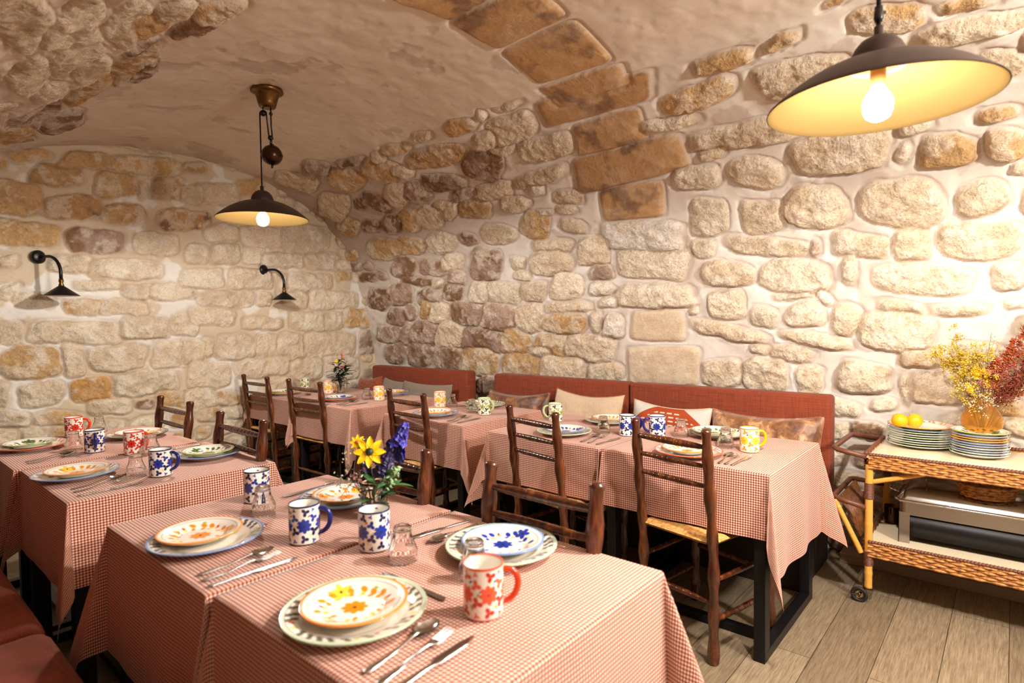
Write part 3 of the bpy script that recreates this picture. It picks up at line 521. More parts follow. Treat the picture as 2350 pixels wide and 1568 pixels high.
# ---------------------------------------------------------------- ladder back chairs
def post_r(z, z0=0, amp=.0032, base=.0212):
    z = np.asarray(z); r = base + amp * np.sin(2 * PI * (z - z0) / .155) + .0012 * np.sin(2 * PI * z / .31)
    for g in (.12, .30, .47, .50): r = r - .0016 * np.exp(-((z - g) / .003) ** 2)
    return r
def rung(mb, p, q, r0, r1, grooves=12):
    t = np.linspace(0, 1, 97); r = r0 + (r1 - r0) * np.sin(PI * t) ** .7
    g = np.abs(((t * grooves) % 1) - .5); r = r - .0018 * np.exp(-((.5 - g) / .07) ** 2) * (t > .05) * (t < .95)
    p, q = np.array(p), np.array(q); mb.tube(p[None] * (1 - t[:, None]) + q[None] * t[:, None], r, 12); return mb
def make_chair(label, group):
    r = empty('ladder_back_chair', (0, 0, 0), 0, label, 'chair', group); W = .18
    H = .935; lean = lambda z: -.052 * max(0, (z - .40) / .535) ** 1.1
    for s in (-1, 1):
        z = np.concatenate([np.linspace(0, H - .012, 150), [H - .006, H - .002, H]])
        rr = post_r(z); rr[-3:] = rr[-4] * np.array([.92, .7, .35]); rr[0] *= .85
        MB().tube(np.array([(lean(a), s * W, a) for a in z]), rr, 18).build('back_post', 'chair_wood', r)
    for s in (-1, 1):
        z = np.linspace(0, .475, 80); rr = post_r(z, .03) ; rr[-1] *= .6; rr[0] *= .85
        MB().tube(np.array([(.40, s * (W + .015), a) for a in z]), rr, 16).build('front_leg', 'chair_wood', r)
    for z, a, b in ((.862, .008, .0155), (.785, .007, .013), (.705, .007, .013)):
        rung(MB(), (lean(z), -W, z), (lean(z), W, z), a, b, 13).build('back_rung', 'chair_wood', r)
    for z in (.17, .33):
        for s in (-1, 1): rung(MB(), (0, s * W, z), (.40, s * (W + .015), z), .007, .0115, 10).build('stretcher', 'chair_wood', r)
    rung(MB(), (0, -W, .24), (0, W, .24), .007, .012, 10).build('stretcher', 'chair_wood', r)
    rung(MB(), (.40, -W - .015, .27), (.40, W + .015, .27), .007, .012, 10).build('stretcher', 'chair_wood', r)
    n = 110; t = np.linspace(-1, 1, n); X, Y = np.meshgrid(t, t, indexing='ij')
    def sk(s):
        rx = np.sign(X) * (1 - (1 - np.abs(X)) ** 1.0); e = np.maximum(np.abs(X), np.abs(Y))
        edge = (1 - smooth(.86, 1.0, e)); cordp = np.where(np.abs(X) > np.abs(Y), X * .20, Y * .19)
        rid = .0016 * np.abs(np.sin(cordp * PI / .0075))
        dip = -.010 * (1 - e) ** .8 - .004 * np.exp(-((np.abs(X) - np.abs(Y)) / .03) ** 2)
        z = .487 + s * (.014 * np.sqrt(np.clip(edge, 0, 1)) + (dip * .5 if s > 0 else dip * -.2)) + s * rid
        return np.stack([.20 + X * .215, Y * (W + .004 + .008 * (X + 1)), z - .010], -1)
    MB().grid(sk(1)).grid(sk(-1)).build('seat', 'rush', r)
    return r
CG = 'dark turned ladder back chairs with rush seats'
chairs = [  # back x, middle y, half span scale, rz, label
 (2.255, 1.05, .99, -.20, 'dark ladder back chair with rush seat at the right hand bench table'),
 (2.245, 1.755, .95, -.20, 'dark ladder back chair with rush seat at the second bench table from the trolley'),
 (2.345, 2.825, 1.02, -.09, 'dark ladder back chair with rush seat at the bench table standing alone'),
 (2.345, 4.01, 1.18, .02, 'dark ladder back chair by the table with the small flower vase'),
 (2.325, 4.73, 1.12, 0, 'dark ladder back chair nearest the end wall, at the corner table'),
 (1.243, 1.01, 1.04, PI, 'worn ladder back chair behind the blue plate on the near table'),
 (1.232, 1.66, 1.0, PI, 'ladder back chair half hidden by the yellow and blue flowers'),
 (1.19, 2.73, 1.22, PI, 'ladder back chair at the left table, its post above the green plate'),
 (1.245, 3.68, 1.22, PI, 'small looking ladder back chair against the end wall stones at the farthest front table')]
c0 = make_chair(chairs[0][4], CG)
for i, (x, y, s, rz, lab) in enumerate(chairs):
    c = c0 if i == 0 else copy_tree(c0, (0, 0, 0), 0, lab, CG)
    c.location = (x, y, 0); c.rotation_euler = (0, 0, rz); c.scale = (1, s, 1)
c0.scale = (1, .96, 1)
# ---------------------------------------------------------------- benches and cushions
def rbox(x0, x1, y0, y1, z0, z1, rad=.02, n=6):
    "box with rounded edges, as a superellipsoid like shell"
    mb = MB(); mb.box(x0, x1, y0, y1, z0, z1); return mb
def bench(x0, x1, y0, y1, face, label, ysp=None):
    r = empty('bench', ((x0 + x1) / 2, (y0 + y1) / 2, 0), 0, label, 'bench', 'rust upholstered benches'); cx, cy = (x0 + x1) / 2, (y0 + y1) / 2
    a, b = (x1 - x0) / 2, (y1 - y0) / 2; s = face
    if s > 0: bk = (a - .12, a)
    else: bk = (-a, -a + .12)
    rbox(bk[0], bk[1], -b, b, .30, .928).build('backrest', 'rust_upholstery', r, True, .022)
    f = (-a, a - .12) if s > 0 else (-a + .12, a)
    rbox(f[0], f[1] , -b, b, .34, .475).build('seat_cushion', 'rust_upholstery', r, True, .045)
    rbox(-a + .05, a - .02, -b + .03, b - .03, .0, .338).build('base', 'bench_base', r, False, .004)
    return r
bench(3.02, 3.62, .748, 1.968, 1, 'rust bench under the tan velvet and leaf cushions, beside the trolley')
bench(3.02, 3.62, 1.980, 3.205, 1, 'rust bench in the middle of the right wall, holding beige and brown cushions')
bench(3.02, 3.64, 3.525, 4.86, 1, 'short rust bench in the far corner with the grey cushions')
bench(-.22, .40, .95, 2.165, -1, 'rust bench cushion along the left side, lower left corner of the view')
bench(-.22, .40, 2.18, 3.5, -1, 'rust bench cushion along the left side, farther from the camera')
def cushion(name, w, h, d, loc, rot, mat, label, pipe=None, sag=.12, horn=.0):
    n = 40; t = np.linspace(-1, 1, n); X, Y = np.meshgrid(t, t, indexing='ij'); mb = MB()
    px = X * w / 2 * (1 - .05 * (1 - Y ** 2) * 0 - .06 * (1 - np.abs(Y)) ** 1); py = Y * h / 2 * (1 - sag * (1 - X ** 2))
    th = d / 2 * (np.clip(1 - X ** 4, 0, 1) ** .55) * (np.clip(1 - Y ** 4, 0, 1) ** .55)
    wr = fbm(t * 1.0, t * 1.0, .5, int(w * 1000) % 97, 3) * .006
    for s in (1, -1): mb.grid(np.stack([px, py, s * th + wr * (np.abs(th) > .005)], -1))
    o = mb.build(name, mat); me = o.data; uv = me.uv_layers.new(name='UVMap'); co = np.zeros((len(me.vertices), 3), np.float32); me.vertices.foreach_get('co', co.reshape(-1))
    li = np.zeros(len(me.loops), np.int32); me.loops.foreach_get('vertex_index', li)
    uv.data.foreach_set('uv', (co[li][:, :2] / np.array([w, h]) + .5).reshape(-1).astype(np.float32))
    r = o
    if pipe:
        e = [(px[i, 0], py[i, 0]) for i in range(n)] + [(px[-1, j], py[-1, j]) for j in range(n)] + [(px[i, -1], py[i, -1]) for i in range(n - 1, -1, -1)] + [(px[0, j], py[0, j]) for j in range(n - 1, -1, -1)]
        e = [e[i] for i in range(0, len(e)) if i % 3 == 0] + [e[0]]
        MB().tube([(a, b, 0) for a, b in e], .004, 6, False).build('piping', pipe, o)
    o.location = loc; o.matrix_world = Matrix.Translation(loc) @ Matrix(((0, -math.sin(rot[1]), -math.cos(rot[1])), (-1, 0, 0), (0, math.cos(rot[1]), -math.sin(rot[1])))).to_4x4() @ Matrix.Rotation(rot[0], 4, 'Z')
    tag(o, label, 'cushion'); return o
# width runs along the bench; the second angle is the backward lean
L_ = -.22
cushion('cushion', .60, .36, .13, (3.385, 1.06, .645), (.015, L_), 'tan_velvet', 'long tan velvet cushion at the right end of the bench', 'tan_velvet', .18)
cushion('cushion', .52, .36, .12, (3.385, 1.63, .650), (-.03, L_), 'leaf_print', 'pale cushion with a rust leaf print and cream dashes', 'beige_linen', .18)
cushion('cushion', .56, .40, .13, (3.385, 2.24, .665), (-.02, L_), 'beige_linen', 'plain beige linen cushion with dark piping on the middle bench', 'rust_knit', .20)
cushion('cushion', .60, .36, .13, (3.385, 2.87, .640), (.03, L_), 'brown_velvet', 'shiny brown velvet cushion at the far end of the middle bench', 'brown_velvet', .20)
cushion('cushion', .64, .36, .12, (3.395, 3.93, .645), (.0, L_), 'grey_linen', 'long plain grey linen cushion on the corner bench')
cushion('cushion', .36, .34, .12, (3.42, 4.40, .655), (-.06, L_), 'grey_linen', 'small grey cushion beside the rust knitted one')
cushion('cushion', .34, .36, .14, (3.36, 4.68, .660), (.10, L_), 'rust_knit', 'rust knitted cushion in the far corner of the bench')
# ---------------------------------------------------------------- painted pottery
Zc = ZT + .0065
INK = dict(orange=srgb(238, 142, 20), yellow=srgb(246, 196, 60), blue=srgb(24, 52, 150), navy=srgb(22, 26, 78), green=srgb(84, 110, 60), olive=srgb(62, 72, 38), red=srgb(206, 44, 26), coral=srgb(236, 92, 50), pale=srgb(214, 214, 140), black=srgb(40, 24, 20), lime=srgb(160, 180, 90), brown=srgb(110, 76, 56), mint=srgb(190, 212, 180), sky=srgb(110, 146, 200))
class Paint:
    def __init__(s, X, Y, base=srgb(244, 238, 226)): s.X, s.Y = X, Y; s.C = np.zeros(X.shape + (3,)) + np.array(base)
    def ell(s, x, y, a, b, ang, col, k=1.0):
        c, q = math.cos(ang), math.sin(ang); dx, dy = s.X - x, s.Y - y
        r = np.sqrt(((dx * c + dy * q) / a) ** 2 + ((-dx * q + dy * c) / b) ** 2)
        m = (1 - smooth(.82, 1.12, r))[..., None] * k; s.C = s.C * (1 - m) + np.array(INK[col]) * m
    def flower(s, x, y, r, n, col, cen='black', rot=0.0, fat=.30):
        for i in range(n):
            a = rot + i * 2 * PI / n; s.ell(x + math.cos(a) * r * .58, y + math.sin(a) * r * .58, r * .46, r * fat, a, col)
        s.ell(x, y, r * .5, r * .5, 0, col)
        if cen: s.ell(x, y, r * .17, r * .17, 0, cen)
    def ring(s, r0, r1, col, k=1.0):
        R = np.hypot(s.X, s.Y); m = (smooth(r0 - .008, r0 + .004, R) * (1 - smooth(r1 - .004, r1 + .008, R)))[..., None] * k
        s.C = s.C * (1 - m) + np.array(INK[col]) * m
def paint_plate(X, Y, kind, sd):
    rg = random.Random(sd); p = Paint(X, Y); big, k = kind.split('_')
    leaf = dict(green='olive', blue='navy', red='red', orange='orange', dark='olive')[k]
    if big == 'large':
        p.ring(.925, .937, 'brown', .8); p.ring(.752, .760, 'brown', .5); n = 34
        for i in range(n):
            a = i * 2 * PI / n + rg.uniform(-.04, .04)
            if i % 9 == 4:
                p.ell(.845 * math.cos(a), .845 * math.sin(a), .05, .03, a, 'red' if k != 'red' else 'navy'); continue
            if i % 6 == 2: p.ell(.85 * math.cos(a), .85 * math.sin(a), .06, .045, a, 'pale' if k != 'red' else 'yellow'); continue
            for rr, da in ((.80, 0), (.885, .07)):
                p.ell(rr * math.cos(a + da), rr * math.sin(a + da), .060, .043, a + rg.uniform(.5, 1.1), leaf, .92)
        p.ring(.955, 1.1, dict(green='mint', blue='sky', red='coral', orange='orange', dark='olive')[k], .95)
    else:
        p.flower(0, 0, .25, 8, dict(orange='orange', blue='blue', green='green')[k], 'black', .2)
        p.ring(.845, .862, 'brown', .75); n = 18; main = dict(orange='orange', blue='blue', green='green')[k]
        for i in range(n):
            a = i * 2 * PI / n + rg.uniform(-.08, .08); rr = rg.uniform(.58, .7); x, y = rr * math.cos(a), rr * math.sin(a)
            if i in (2, 8): p.flower(x, y, .19, 5, main if k != 'orange' else ('yellow' if i == 2 else 'orange'), 'black', a, .34)
            elif i in (5, 11, 15): p.ell(x, y, .06, .035, a, 'red'); p.ell(x * .9, y * .9, .06, .03, a + 1, 'yellow')
            else:
                p.ell(x, y, .088, .062, a + .8, main); p.ell(x * .80 + .02, y * .80, .065, .048, a - .5, main if i % 3 else 'yellow')
                if i % 2: p.ell(x * 1.15, y * 1.15, .055, .032, a + 1.4, 'lime' if k != 'blue' else 'pale')
        p.ring(.945, 1.1, dict(orange='orange', blue='sky', green='lime')[k], .95)
    return p.C
def color_mesh(o, C):
    at = o.data.color_attributes.new('col', 'FLOAT_COLOR', 'POINT')
    a = np.concatenate([C.reshape(-1, 3), np.ones((C.reshape(-1, 3).shape[0], 1))], 1); at.data.foreach_set('color', a.reshape(-1).astype(np.float32))
def plate_mesh(kind, R, sd, nr=70, na=260):
    t = np.linspace(0, 1, nr); a = np.linspace(0, 2 * PI, na, endpoint=False)
    zt = .0045 + .017 * smooth(.50, 1.0, t) * (R / .145) ** .5 + .003 * smooth(.52, .66, t)
    zb = np.where(t < .62, .0, zt - .0045); rt = t * R + 1e-5
    prof_t = np.stack([np.outer(rt, np.cos(a)), np.outer(rt, np.sin(a)), np.outer(zt, 0 * a + 1)], -1)
    rb = (t * (R - .001) + 1e-5)[::-1]; prof_b = np.stack([np.outer(rb, np.cos(a)), np.outer(rb, np.sin(a)), np.outer(zb[::-1], 0 * a + 1)], -1)
    P = np.concatenate([prof_t, prof_b]); X, Y = prof_t[..., 0] / R, prof_t[..., 1] / R
    C = paint_plate(X, Y, kind, sd); Cb = np.zeros(prof_b.shape) + np.array(srgb(240, 232, 216)); Cb[:4] = C[-1]
    o = MB().grid(P, False, True).build('dinner_plate' if 'large' in kind else 'side_plate', 'painted'); color_mesh(o, np.concatenate([C, Cb])); return o
PROTO = {}
def put(key, maker, name, loc, rz, label, cat, group=None, scale=None):
    "the first call builds the thing, later calls copy it with its parts"
    if key not in PROTO:
        o = maker(); PROTO[key] = o
    else:
        o = copy_tree(PROTO[key], (0, 0, 0))
        if 'group' in o: del o['group']
    o.location = loc; o.rotation_euler = (0, 0, rz); tag(o, label, cat, group)
    if scale: o.scale = scale
    return o
settings = [  # x y large small turn, where
 (.681, 1.013, 'green', 'orange', .4, 'nearest the camera, on the near table'),
 (.66, 1.677, 'blue', 'orange', 1.1, 'at the left edge of the second front table'),
 (1.112, 1.703, 'blue', 'orange', 2.3, 'behind the flower vase'),
 (1.122, 1.007, 'green', 'blue', .2, 'in front of the worn chair'),
 (.627, 2.825, 'blue', 'orange', 2.0, 'beside the blue mug on the third front table'),
 (.64, 3.654, 'red', 'green', 1.2, 'at the far left edge of the view'),
 (1.067, 3.569, 'dark', 'orange', 3.0, 'at the far side of the farthest front table'),
 (1.104, 2.776, 'blue', 'green', 4.0, 'on the far side of the third front table'),
 (2.447, 1.083, 'red', 'orange', .9, 'behind the rungs of the right hand chair'),
 (2.917, 1.129, 'dark', 'green', 2.2, 'in front of the tan velvet cushion'),
 (2.50, 1.789, 'green', 'blue', 3.1, 'behind the chair at the second bench table'),
 (2.934, 1.774, 'green', 'orange', 1.3, 'below the beige cushion'),
 (2.50, 2.787, 'blue', 'orange', 5.0, 'on the aisle side of the table standing alone'),
 (2.969, 2.803, 'green', 'green', .7, 'behind the green mug on the table standing alone'),
 (2.551, 3.965, 'red', 'blue', 2.7, 'in front of the small flower vase'),
 (3.0, 3.876, 'blue', 'orange', 1.9, 'in front of the long grey cushion'),
 (2.492, 4.684, 'orange', 'green', .3, 'on the corner table by the end wall')]
CN = dict(green='green leaf', blue='dark blue leaf', red='red rimmed', dark='dark green rimmed', orange='orange rimmed')
SN = dict(orange='orange flower', blue='blue flower', green='green flower')
for i, (x, y, a, b, tr, wh) in enumerate(settings):
    put('L' + a, lambda: plate_mesh('large_' + a, .145, 7), 'dinner_plate', (x, y, Zc), tr, 'large %s plate %s' % (CN[a], wh), 'plate', 'large plates set on the tables')
    dx, dy = [(.004, .008), (-.006, .028), (.0, -.01), (.006, .0)][i % 4]
    put('S' + b, lambda: plate_mesh('small_' + b, .108, 11), 'side_plate', (x + dx, y + dy, Zc + .0125), tr * 1.7 + i, 'small %s plate %s' % (SN[b], wh), 'plate', 'small plates stacked on the large ones')
def paint_mug(TH, Z, R, kind):
    U = TH * R; p = Paint(U, Z); W = 2 * PI * R
    cols = dict(blue=('blue', 'navy', 'red', 'pale'), red=('red', 'red', 'black', 'red'), coral=('coral', 'red', 'blue', 'lime'), yellow=('yellow', 'orange', 'black', 'yellow'), green=('lime', 'olive', 'red', 'green'))[kind]
    rg = random.Random(5)
    def clover(x, z, r, c):
        for q in (0, 2.1, 4.2): p.ell(x + r * .5 * math.cos(q + x * 90), z + r * .5 * math.sin(q + x * 90), r * .5, r * .38, q + x * 90, c)
    for k in range(5):
        x = k * W / 5
        for o in (-W, 0, W):
            X0 = x + o
            p.flower(X0, .052, .0200, 8 if kind != 'green' else 5, cols[0], cols[1] if kind != 'red' else 'black', .1)
            clover(X0 + .004, .089, .0125, cols[1]); clover(X0, .016, .0125, cols[1]); clover(X0 + .026, .072, .0125, cols[0]); clover(X0 + .027, .036, .0135, cols[1])
            clover(X0 + .026, .010, .007, cols[0]); clover(X0 + .025, .094, .006, cols[0])
            p.ell(X0 + .014, .078, .0045, .0025, .6, cols[2]); p.ell(X0 + .030, .053, .005, .0028, 1.2, cols[3]); p.ell(X0 + .016, .026, .006, .003, 2.0, cols[3]); p.ell(X0 + .036, .060, .004, .002, .3, cols[2])
    return p.C
def mug(kind, rim, trim, name):
    R, H = .0415, .106
    r = empty('mug', (0, 0, 0)); nz, na = 110, 240; z = np.linspace(0, H, nz); th = np.linspace(0, 2 * PI, na, endpoint=False)
    rr = R * (1 - .03 * np.exp(-(z / .006) ** 2)) ; Z, TH = np.meshgrid(z, th, indexing='ij')
    C = paint_mug(TH, Z, R, kind); e = (smooth(H - .006, H - .004, Z) + (1 - smooth(.001, .003, Z)))[..., None]; C = C * (1 - e) + np.array(INK[rim]) * e
    o1 = np.stack([rr[:, None] * np.cos(TH), rr[:, None] * np.sin(TH), Z], -1)
    zi = np.r_[H, H - .001, np.linspace(H - .004, .006, 16), .005, .005]; ri = np.r_[R - .001, R - .003, np.full(16, R - .0042), .02, .0005]
    o2 = np.stack([np.outer(ri, np.cos(th)), np.outer(ri, np.sin(th)), np.outer(zi, 0 * th + 1)], -1)
    Ci = np.zeros(o2.shape) + np.array(srgb(244, 240, 230)); Ci[:2] = INK[rim]
    o0 = np.stack([np.outer([.0005], np.cos(th)), np.outer([.0005], np.sin(th)), np.zeros((1, na))], -1); C0 = np.zeros(o0.shape) + np.array(srgb(230, 220, 200))
    b = MB().grid(np.concatenate([o0, o1, o2]), False, True).build('cup_body', 'painted', r); color_mesh(b, np.concatenate([C0, C, Ci]))
    t = np.linspace(-.52 * PI, .52 * PI, 22); pts = np.array([(R - .004 + .034 * math.cos(a) ** .8 if math.cos(a) > 0 else R - .004, 0, .056 + .034 * math.sin(a) + .006 * math.cos(a)) for a in t])
    h = MB().tube(pts, .0058 + .0012 * np.cos(t), 12).build('handle', trim, r); part_label(h, name + ' painted handle'); return r
RT = math.atan2(-.76, .65)
mugs = [  # base x y kind rim trim colour handle label
 (.832, .796, 'coral', 'coral', 'glaze_red', 'orange red', RT, 'orange red flowered mug with a bright orange handle, nearest the camera'),
 (.82, 1.447, 'blue', 'navy', 'glaze_blue', 'dark blue', RT, 'blue flowered mug with handle to the right, centre of the front tables'),
 (.915, 1.912, 'blue', 'navy', 'glaze_blue', 'dark blue', 1.0, 'blue flowered mug behind the upturned glass at the far end of the front tables'),
 (.907, 1.256, 'blue', 'navy', 'glaze_blue', 'dark blue', .75, 'blue flowered mug in front of the flower vase, its handle turned away'),
 (.839, 2.549, 'blue', 'navy', 'glaze_blue', 'dark blue', RT, 'blue flowered mug at the near edge of the third front table'),
 (.907, 3.085, 'red', 'red', 'glaze_red', 'red', .4, 'red flowered mug between two upturned glasses'),
 (.849, 3.84, 'red', 'red', 'glaze_red', 'red', RT + .5, 'red flowered mug farthest to the left, near the end wall'),
 (.806, 3.292, 'blue', 'navy', 'glaze_blue', 'dark blue', RT - .9, 'blue flowered mug with its handle turned to the viewer, left table'),
 (2.711, 1.365, 'blue', 'navy', 'glaze_blue', 'dark blue', RT + PI, 'blue flowered mug with handle to the left, below the leaf cushion'),
 (2.639, 1.494, 'blue', 'navy', 'glaze_blue', 'dark blue', RT, 'blue flowered mug just left of another, behind a chair post'),
 (2.639, .885, 'yellow', 'orange', 'glaze_yellow', 'yellow', RT, 'yellow flowered mug with yellow handle on the right hand bench table'),
 (2.768, 2.042, 'green', 'lime', 'glaze_green', 'pale green', RT + PI, 'green flowered mug with handle to the left, below the beige cushion'),
 (2.765, 3.036, 'yellow', 'orange', 'glaze_orange', 'orange', 1.2, 'orange and yellow flowered mug behind a chair post, table standing alone'),
 (2.697, 2.548, 'green', 'lime', 'glaze_green', 'pale green', RT - .6, 'green flowered mug on the near end of the table standing alone'),
 (2.725, 3.676, 'yellow', 'orange', 'glaze_yellow', 'yellow', .5, 'yellow flowered mug below the grey cushions'),
 (2.743, 4.40, 'yellow', 'orange', 'glaze_yellow', 'yellow', RT, 'yellow handled mug left of the small flower vase'),
 (2.76, 4.80, 'green', 'lime', 'glaze_green', 'pale green', 1.0, 'green patterned mug on the corner table against the end wall')]
for x, y, k, rim, trim, nm, rz, lab in mugs:
    d = math.hypot(x, y); f = 1 + .043 / d
    put('M' + k + trim, lambda: mug(k, rim, trim, nm), 'mug', (x * f, y * f, Zc), rz, lab, 'mug', 'hand painted mugs')
def tumbler():
    H = .088
    z = np.linspace(0, 1, 30); ro = .0365 - .0125 * smooth(.25, .80, z) - .001 * z; ro = ro + .0012 * np.exp(-((z - .3) / .08) ** 2)
    prof = [(ro[i], z[i] * H) for i in range(30)]; prof[-1] = (ro[-1] - .002, H)
    inner = [(ro[i] - .0022, z[i] * H * .88) for i in range(29, -1, -1)]; inner[0] = (.018, .88 * H)
    m = lambda a, zz: -.035 * np.abs(np.sin(5 * a)) ** .7 * float(smooth(.030, .045, zz) * (1 - smooth(.082, .088, zz)))
    mb = MB(); mb.lathe([(.0005, H - .003), (.016, H - .003), (.020, H)] + prof[::-1][1:] + inner[::-1] + [(.0005, .88 * H)], 80, mod=m)
    return mb.build('tumbler', 'clear_glass')
gl = [(.904, 1.137, 'upturned glass tumbler right of the blue mug in front of the vase'), (.945, .931, 'upturned glass tumbler hidden behind the orange red mug'), (.863, 1.764, 'upturned glass tumbler in front of a blue mug, second front table'),
 (.772, 2.615, 'upturned glass tumbler left of the blue mug on the third front table'), (.957, 3.019, 'upturned glass tumbler right of the red mug on the third front table'), (.975, 3.88, 'upturned glass tumbler right of the far left red mug'), (.757, 3.434, 'upturned glass tumbler left of the blue mug with its handle toward the viewer'),
 (2.78, 1.269, 'upturned glass tumbler right of the mug with handle to the left'), (2.664, 1.001, 'upturned glass tumbler left of the yellow handled mug, right hand bench table'), (2.626, 1.628, 'upturned glass tumbler in front of the beige cushion'),
 (2.815, 2.966, 'upturned glass tumbler beside the orange and yellow mug, table standing alone'), (2.714, 2.676, 'upturned glass tumbler left of the green mug, table standing alone'), (2.70, 3.797, 'upturned glass tumbler left of the yellow mug below the grey cushions')]
for x, y, lab in gl:
    f = 1 + .036 / math.hypot(x, y); put('G', tumbler, 'tumbler', (x * f, y * f, Zc), x * 9, lab, 'glass', 'upturned glass tumblers')
# ---------------------------------------------------------------- cutlery, handle end at the origin, pointing along +x
def strip(xs, ws, zs, th=.0016):
    mb = MB(); xs, ws, zs = map(np.array, (xs, ws, zs)); k = np.linspace(-1, 1, 9)
    top = np.stack([np.repeat(xs[:, None], 9, 1), ws[:, None] * k[None], zs[:, None] + th * (1 - k[None] ** 2) * .6 + th * .4], -1)
    bot = top.copy(); bot[..., 2] = zs[:, None] - th * .2
    P = np.concatenate([top, bot[:, ::-1]], 1); return mb.grid(P, False, True)
def spoon():
    t = np.linspace(0, .135, 30); w = .0085 - .0050 * smooth(0, .10, t) ; w[0] = .003; w[1] = .0065
    z = .002 + .008 * smooth(.06, .135, t); mb = strip(t, w, z)
    u = np.linspace(0, 1, 22); v = np.linspace(-1, 1, 15); U, V = np.meshgrid(u, v, indexing='ij'); hw = .0205 * np.sin(PI * np.clip(U, .02, .99) ** .82) ** .6
    x = .132 + .062 * U; y = hw * V; dz = -.0085 * (1 - V ** 2) * np.sin(PI * U) ** .6
    P = np.stack([x, y, .011 + dz * 1.0], -1); Q = P.copy(); Q[..., 2] -= .0012
    mb.grid(P).grid(Q); return mb.build('spoon', 'steel')
def fork():
    t = np.linspace(0, .150, 34); w = .0085 - .0052 * smooth(0, .09, t) + .0095 * smooth(.125, .150, t); w[0] = .003; w[1] = .0065
    z = .002 + .007 * smooth(.05, .11, t) - .003 * smooth(.125, .15, t); mb = strip(t, w, z)
    for k in (-1.5, -.5, .5, 1.5):
        s = np.linspace(0, 1, 10); x = .148 + .050 * s; mb.tube(np.stack([x, k * .0066 + 0 * s, .006 + .006 * s ** 1.5], -1), .0013 * (1 - .45 * s), 8)
    return mb.build('fork', 'steel')
def knife():
    t = np.linspace(0, .215, 50); w = np.where(t < .09, .0075 - .0025 * smooth(0, .09, t), .005 + .0055 * smooth(.095, .12, t)); w = w * np.sqrt(np.clip((.2152 - t) / .03, 0, 1)); w[0] = .003
    z = .0025 + 0 * t; return strip(t, w, z, .0018).build('knife', 'steel')
MK = dict(spoon=spoon, fork=fork, knife=knife)
cut = [('spoon', .577, .838, 7, 'near table, in front of the orange red mug'), ('fork', .570, .793, 7, 'near table, in front of the orange red mug'), ('knife', .566, .757, 4, 'near table, in front of the orange red mug'),
 ('spoon', .556, 1.475, 2, 'second front table, at its left edge'), ('fork', .550, 1.435, 1, 'second front table, at its left edge'), ('knife', .547, 1.392, -2, 'second front table, at its left edge'),
 ('knife', 1.240, 1.235, 172, 'near table, left of the blue flower plate'), ('spoon', 1.232, 1.198, 183, 'near table, left of the blue flower plate'), ('knife', .847, .925, 91, 'near table, behind the large green leaf plate'),
 ('knife', 1.215, 1.925, 184, 'second front table, far edge beside the plate behind the vase'), ('fork', .838, 1.690, 184, 'second front table, beside the upturned glass'),
 ('spoon', .565, 2.625, 14, 'third front table, beside the blue mug'), ('fork', .560, 2.570, 14, 'third front table, beside the blue mug'), ('knife', .555, 2.500, 6, 'third front table, beside the blue mug'),
 ('spoon', .555, 3.325, 14, 'farthest front table, left edge'), ('fork', .550, 3.270, 14, 'farthest front table, left edge'), ('knife', 1.20, 3.085, 181, 'third front table, far edge by the chair'),
 ('spoon', 2.370, .918, 6, 'right hand bench table, by the yellow handled mug'), ('fork', 2.372, .893, 3, 'right hand bench table, by the yellow handled mug'), ('knife', 2.372, .866, -2, 'right hand bench table, by the yellow handled mug'),
 ('spoon', 2.385, 1.607, 5, 'second bench table, aisle edge'), ('fork', 2.385, 1.565, 4, 'second bench table, aisle edge'), ('knife', 2.380, 1.515, -3, 'second bench table, aisle edge'),
 ('spoon', 2.40, 2.573, 10, 'table standing alone, aisle edge'), ('fork', 2.395, 2.532, 8, 'table standing alone, aisle edge'), ('knife', 2.392, 2.480, 4, 'table standing alone, aisle edge'),
 ('spoon', 2.40, 3.755, 12, 'table before the grey cushions, aisle edge'), ('fork', 2.395, 3.705, 10, 'table before the grey cushions, aisle edge'), ('knife', 2.39, 3.65, 0, 'table before the grey cushions, aisle edge'),
 ('fork', 2.43, 4.44, 20, 'corner table near the small vase'), ('spoon', 2.43, 4.40, 16, 'corner table near the small vase')]
for k, x, y, a, lab in cut:
    put(k, MK[k], k, (x, y, Zc), math.radians(a), 'steel table %s on the %s' % (k, lab), k, 'steel cutlery laid on the tables')
# ---------------------------------------------------------------- flowers
def basis(d):
    d = np.array(d, float); d /= np.linalg.norm(d); a = np.cross(d, [0, 0, 1.] if abs(d[2]) < .9 else [1., 0, 0]); a /= np.linalg.norm(a); return a, np.cross(d, a), d
def petal(mb, c, d, up, L, W, curl=.3):
    "a curved petal or leaf from c along d"
    d = np.array(d, float); d /= np.linalg.norm(d); s = np.cross(d, up); s /= np.linalg.norm(s) + 1e-9; n = np.cross(s, d)
    u = np.linspace(0, 1, 7); v = np.linspace(-1, 1, 5); w = W / 2 * np.sin(PI * (u * .94 + .03)) ** .7
    P = np.array([[np.array(c) + d * L * a + s * w[i] * b + n * (-curl * L * a * a + .12 * W * b * b) for b in v] for i, a in enumerate(u)])
    Q = P - n * .0006; mb.grid(P).grid(Q[:, ::-1])
def stem(pts, r0=.0016, r1=.0010):
    pts = np.array(pts, float); t = np.linspace(0, 1, 14)
    # quadratic through three points
    a, b, c = pts; P = ((1 - t) ** 2)[:, None] * a + (2 * t * (1 - t))[:, None] * b + (t ** 2)[:, None] * c
    return P, MB().tube(P, r0 + (r1 - r0) * t, 6)
def blossom(mb, c, d, r, n=5, curl=.2, wide=.7):
    a, b, d = basis(d)
    for i in range(n):
        q = i * 2 * PI / n; v = a * math.cos(q) + b * math.sin(q); petal(mb, np.array(c), v + d * .25, d, r, r * wide, curl)
